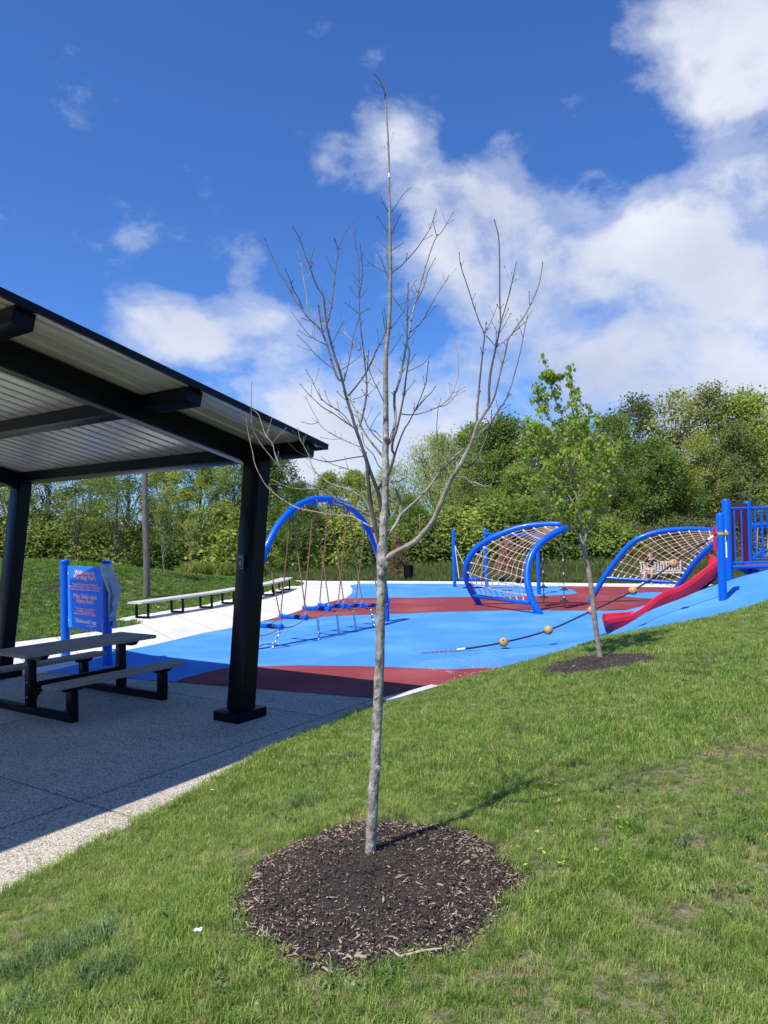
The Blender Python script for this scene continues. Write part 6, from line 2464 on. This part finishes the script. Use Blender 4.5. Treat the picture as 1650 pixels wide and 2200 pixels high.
shrubs = [
    (-60, 1120, 36, 'S1', 'leafy shrub at the left edge behind the lawn mound'), (30, 1130, 37, 'S0', 'dark shrub behind the mound crest beside the left shelter post'), (95, 1120, 37, 'S1', 'yellow-green shrub behind the left sign post'),
    (165, 1128, 38, 'S2', 'dark shrub behind the welcome sign panel'), (225, 1135, 37, 'S1', 'yellow-green shrub behind the hung jacket'), (290, 1125, 38, 'S0', 'dark shrub at the left of the wooden pole'),
    (345, 1130, 37, 'S2', 'dark shrub right of the wooden pole'), (400, 1122, 38, 'S1', 'yellow-green shrub midway from pole to right shelter post'), (455, 1118, 39, 'S0', 'dark shrub left of the right shelter post'),
    (520, 1110, 38, 'S2', 'dark shrub behind the right shelter post'), (585, 1125, 37, 'S1', 'yellow-green shrub behind the left foot of the blue arch'), (635, 1120, 38, 'S0', 'dark shrub seen through the left arch ropes'),
    (690, 1130, 37, 'S2', 'dark shrub seen through the middle arch ropes'), (745, 1120, 37, 'S0', 'dark shrub seen through the right arch ropes'), (800, 1135, 36, 'S1', 'yellow-green shrub beside the bare trunk above the path'),
    (915, 1130, 36, 'S1', 'bright green shrub right of the trash can'), (960, 1110, 36, 'S0', 'dark shrub left of the single swing post'), (1015, 1118, 36, 'S2', 'dark shrub right of the single swing post'),
    (1070, 1105, 36, 'S0', 'dark shrub above the left net climber'), (1125, 1120, 35, 'S2', 'dark shrub behind the right rail of the left net climber'), (1180, 1125, 35, 'S0', 'dark shrub behind the hanging disc ropes'),
    (1235, 1130, 35, 'S2', 'dark shrub behind the linden trunk'), (1290, 1120, 35, 'S0', 'dark shrub behind the left foot of the low net climber'), (1345, 1125, 36, 'S2', 'dark shrub behind the left part of the low net'),
    (1400, 1105, 36, 'F0', 'twiggy brown-green brush behind the seated person'), (1455, 1085, 36, 'F0', 'twiggy brown-green brush behind the white bench'), (1510, 1090, 36, 'F0', 'twiggy brush left of the short blue post'),
    (1565, 1095, 36, 'F0', 'twiggy brush behind the play tower posts'), (1620, 1090, 36, 'F0', 'twiggy brush behind the tower railing'), (1675, 1095, 36, 'F0', 'twiggy brush at the right picture edge'), (1735, 1100, 36, 'S0', 'dark shrub past the right picture edge'),
]
for (a, b, c, d, e) in shrubs:
    plant(a, b, c, d, e, 'shrub', 'woodland_shrub', 'shrubs along the edge of the woods', 1.25, 2.8 if d[0] == 'S' else 3.2)

plant(853, 1146, 33.0, 'N0', 'rust-brown dead conifer left of the trash can', 'conifer', 'dead_conifer', 'dead conifers', 1.0, 2.0)
plant(1086, 1150, 31.5, 'N0', 'rust-brown dead conifer seen through the left rope net', 'conifer', 'dead_conifer', 'dead conifers', 1.05, 2.0)
for (px, py, top, kind, lb, ref) in ((350, 1238, 1075, 'P0', 'slim pale-stemmed sapling in its mulch patch right of the wooden pole', 4.6), (409, 1238, 1110, 'P0', 'second slim sapling further right of the wooden pole', 4.6),
                                    (163, 1205, 985, 'T0', 'thin dark-stemmed tree above the welcome sign', 9), (250, 1205, 1000, 'T0', 'thin tree rising behind the jacket post', 9)):
    y_ = far_hit(px, py).y if kind == 'P0' else 35.5
    plant(px, top, y_, kind, lb, 'tree', 'sapling', None, .9, ref)


# ------------------------------------------------------------------ linden on the bank
def build_linden():
    zl = lambda x, y: (1050 + x / 3.143, 740 + y / 3.143)
    b = terrain_hit(1289, 1418)
    Y0 = b.y
    t = empty('linden_tree', b, 'young leaning linden with fresh green heart-shaped leaves in the far mulch bed', 'tree')
    rs = np.random.RandomState(21)
    tr = [(762, 2150), (752, 2110), (735, 2000), (715, 1850), (700, 1700), (680, 1550), (660, 1450), (640, 1370), (625, 1300), (615, 1200), (605, 1100), (590, 1000), (570, 880), (545, 770), (515, 620), (490, 480), (440, 360), (410, 250), (385, 150), (362, 60)]
    wd = [40, 38, 36, 35, 34, 33, 34, 36, 24, 21, 18, 16, 14, 12, 10, 8, 6, 5, 4, 3]
    P = [at(*zl(*p), Y0) for p in tr]
    sc = Y0 / F / 3.143 / 2
    cc = catmull(P, 4)
    rr = np.interp(np.arange(len(cc)) / 4, np.arange(len(wd)), wd) * sc
    MB().tube(cc, list(rr), 12).build('trunk', 'bark_pale', t)
    shoots = []
    mainb = [([(640, 1370), (575, 1250), (500, 1150), (440, 1060), (370, 960), (300, 850)], 16, -.25), ([(650, 1330), (690, 1150), (720, 1000), (760, 880), (790, 800), (850, 660)], 17, -.2),
             ([(690, 1150), (705, 1080), (735, 900), (740, 650), (735, 470)], 10, .25), ([(610, 1130), (530, 1000), (480, 900), (425, 830), (370, 760), (320, 700)], 9, .3),
             ([(545, 770), (585, 700), (570, 500), (545, 250), (548, 130)], 9, .1), ([(600, 1060), (660, 950), (690, 800), (660, 600), (640, 470)], 8, -.3),
             ([(630, 1330), (560, 1240), (480, 1160), (420, 1110)], 8, -.4), ([(530, 680), (450, 560), (350, 430), (290, 350)], 7, -.1), ([(570, 880), (450, 700), (300, 600), (180, 700)], 7, .35),
             ([(715, 1020), (800, 850), (860, 740), (890, 620)], 7, .4), ([(660, 1200), (740, 1100), (800, 1050), (840, 980)], 6, -.35)]
    for pl, w, g in mainb:
        m_ = len(pl)
        Q = [at(*zl(*p), Y0 + g * i / (m_ - 1) * 1.2) for i, p in enumerate(pl)]
        cq = catmull(Q, 5)
        MB().tube(cq, [max(.0035, w * sc * (1 - .85 * i / (len(cq) - 1))) for i in range(len(cq))], 7).build('branch', 'bark_pale', t)
        shoots.append((cq, .35))
    shoots.append((cc[int(len(cc) * .62):], .0))
    # finer shoots filling the crown
    rows = [(150, 340, 430), (250, 345, 600), (350, 270, 620), (450, 240, 680), (550, 220, 800), (650, 170, 880), (750, 150, 880), (850, 190, 860), (950, 220, 860), (1050, 300, 840), (1130, 420, 800), (1190, 520, 740)]
    tw = MB()
    allpts = [p for s_ in shoots for p in s_[0]]
    for k in range(130):
        Yr = rs.uniform(170, 1200)
        x0 = np.interp(Yr, [r_[0] for r_ in rows], [r_[1] for r_ in rows])
        x1 = np.interp(Yr, [r_[0] for r_ in rows], [r_[2] for r_ in rows])
        X = rs.uniform(x0, x1)
        hw = (x1 - x0) / 3.143 / F * Y0 / 2
        dep = rs.uniform(-1, 1) * hw * .85
        tip = at(*zl(X, Yr), Y0 + dep)
        low = [p for p in allpts if p.z < tip.z - .12]
        if not low:
            continue
        st = min(low, key=lambda p: (p - tip).length + .6 * max(0, .35 - (tip.z - p.z)))
        if (st - tip).length > 1.1:
            continue
        mid = st.lerp(tip, .5) + Vector((0, 0, .05))
        cq = catmull([st, mid, tip], 5)
        tw.tube(cq, [.005 * (1 - .7 * i / (len(cq) - 1)) for i in range(len(cq))], 5)
        shoots.append((cq, .25))
    tag(tw.build('twigs', 'bark_pale', t), kind='stuff')
    cen, nrm, ax, sz = [], [], [], []
    for cq, f0 in shoots:
        L_ = sum((cq[i] - cq[i - 1]).length for i in range(1, len(cq)))
        n = int(11 + L_ * 34)
        for _ in range(n):
            f_ = f0 + (1 - f0) * rs.rand() ** .8
            i = min(len(cq) - 2, int(f_ * (len(cq) - 1)))
            p = cq[i].lerp(cq[i + 1], rs.rand())
            o = rs.normal(size=3)
            o /= np.linalg.norm(o)
            o[2] = o[2] * .5 - .25
            c = np.array(p) + o * rs.uniform(.03, .085)
            cen.append(c)
            nrm.append(np.array([o[0], o[1], .55]) + rs.normal(size=3) * .4)
            ax.append(np.array([o[0], o[1], -.9]))
            sz.append(rs.uniform(.036, .068))
    cen, nrm, ax, sz = np.array(cen), np.array(nrm), np.array(ax), np.array(sz)
    n = len(cen)
    nrm /= np.linalg.norm(nrm, axis=1, keepdims=True)
    a = ax - nrm * (ax * nrm).sum(1, keepdims=True)
    a /= np.linalg.norm(a, axis=1, keepdims=True)
    b_ = np.cross(nrm, a)
    s_ = sz[:, None] * .5
    # heart outline folded along the midrib
    v = np.empty((n, 7, 3), dtype=np.float32)
    v[:, 0] = cen - a * s_ * .75
    v[:, 1] = cen - a * s_ * .95 + b_ * s_ * .5 + nrm * s_ * .12
    v[:, 2] = cen - a * s_ * .1 + b_ * s_ * .92 + nrm * s_ * .22
    v[:, 3] = cen + a * s_ * 1.05 - nrm * s_ * .2
    v[:, 4] = cen - a * s_ * .1 - b_ * s_ * .92 + nrm * s_ * .22
    v[:, 5] = cen - a * s_ * .95 - b_ * s_ * .5 + nrm * s_ * .12
    v[:, 6] = cen + a * s_ * .1
    i0 = np.arange(n)[:, None] * 7
    qd = np.concatenate([i0 + np.array([[0, 1, 2, 6]]), i0 + np.array([[0, 6, 4, 5]])])
    tri = np.concatenate([i0 + np.array([[6, 2, 3]]), i0 + np.array([[6, 3, 4]])])
    me = np_mesh('crown', v.reshape(-1, 3) - np.array(b), [qd, tri])
    me.materials.append(M['leaf_linden'])
    o = bpy.data.objects.new('crown', me)
    link(o, t)
    o['kind'] = 'stuff'


build_linden()


# ------------------------------------------------------------------ small things lying about
def stick(px, py, z_, ln, yaw, r_, label, mat='pale_stick', fork=False):
    c = ground(px, py, z_)
    for _ in range(6):
        c = ground(px, py, h(c.x, c.y) + .03)
    d = Vector((math.cos(yaw), math.sin(yaw), .03))
    mb = MB()
    mb.tube([c - d * ln / 2, c + Vector((.004, .004, .004)), c + d * ln / 2], [r_, r_ * .9, r_ * .6], 7)
    if fork:
        d2 = Vector((math.cos(yaw + 2.0), math.sin(yaw + 2.0), .05))
        mb.tube([c - d * ln / 2, c - d * ln / 2 + d2 * ln * .4], [r_ * .9, r_ * .5], 6)
    o = mb.build('stick', mat, base=c)
    tag(o, label, 'stick')


stick(905, 2046, .42, .17, .25, .0055, 'pale forked dry stick on the near rim of the front mulch bed', fork=True)
stick(1275, 1588, .42, .12, .5, .006, 'short dry stick lying in the lawn right of the bare trunk', 'bark_pale')
stick(1020, 1515, .3, .13, -.6, .008, 'short grey stick on the bank below the red rubber', 'bark_pale')


def scrap(px, py, z_, s_, label):
    c = ground(px, py, z_)
    for _ in range(6):
        c = ground(px, py, h(c.x, c.y) + .045)
    rs = np.random.RandomState(int(px))
    v, f = [], []
    for j in range(4):
        for i in range(5):
            v.append(c + Vector(((i - 2) * s_ / 4, (j - 1.5) * s_ / 5, rs.uniform(0, s_ * .28))))
    for j in range(3):
        for i in range(4):
            f.append((j * 5 + i, j * 5 + i + 1, j * 5 + i + 6, j * 5 + i + 5))
    o = MB().add(v, f).build('paper_scrap', 'litter', base=c, smooth=False)
    sd = o.modifiers.new('thickness', 'SOLIDIFY')
    sd.thickness = .001
    tag(o, label, 'litter')


scrap(425, 2000, .40, .034, 'crumpled white paper scrap on the lawn left of the mulch bed')
scrap(456, 1697, .3, .022, 'tiny white scrap on the lawn beside the concrete pad')
# gravel and chips strewn on the rubber below the bank
rs = np.random.RandomState(31)
mb = MB()
for k in range(170):
    px, py = rs.normal(1010, 60), rs.normal(1428, 13)
    if rs.rand() < .3:
        px, py = rs.normal(1045, 22), rs.normal(1444, 5)
    p_ = ground(px, py, .02)
    p_.z = h(p_.x, p_.y) + .008
    r_ = rs.uniform(.006, .017)
    a = rs.rand() * 3.14
    mb.box(p_, (r_ * 2.2, r_ * 1.2, r_ * .7), (math.cos(a), math.sin(a), 0), bev=r_ * .2)
o = mb.build('bark_litter', 'chip_pale')
tag(o, 'pale chips and grit strewn over the blue rubber below the bank', 'litter', kind='stuff')
# leaf seedlings by the mulch
mb = MB()
for k in range(34):
    px, py = rs.uniform(930, 1240), rs.uniform(1700, 1900)
    if abs(px - 800) < 320 and py > 1755 and px < 1110:
        px += 240
    c = ground(px, py, .41)
    c.z = h(c.x, c.y) + rs.uniform(.03, .05)
    for q in range(3):
        a = rs.rand() * 6.28
        d, s_ = Vector((math.cos(a), math.sin(a), .3)), Vector((-math.sin(a), math.cos(a), 0))
        l_ = rs.uniform(.008, .014)
        mb.add([c, c + d * l_ + s_ * l_ * .55, c + d * l_ * 2, c + d * l_ - s_ * l_ * .55], [(0, 1, 2, 3)])
o = mb.build('seedlings', 'leaf_linden', smooth=False)
tag(o, 'tiny bright yellow-green seedlings in the lawn beside the mulch bed', 'seedlings', kind='stuff')
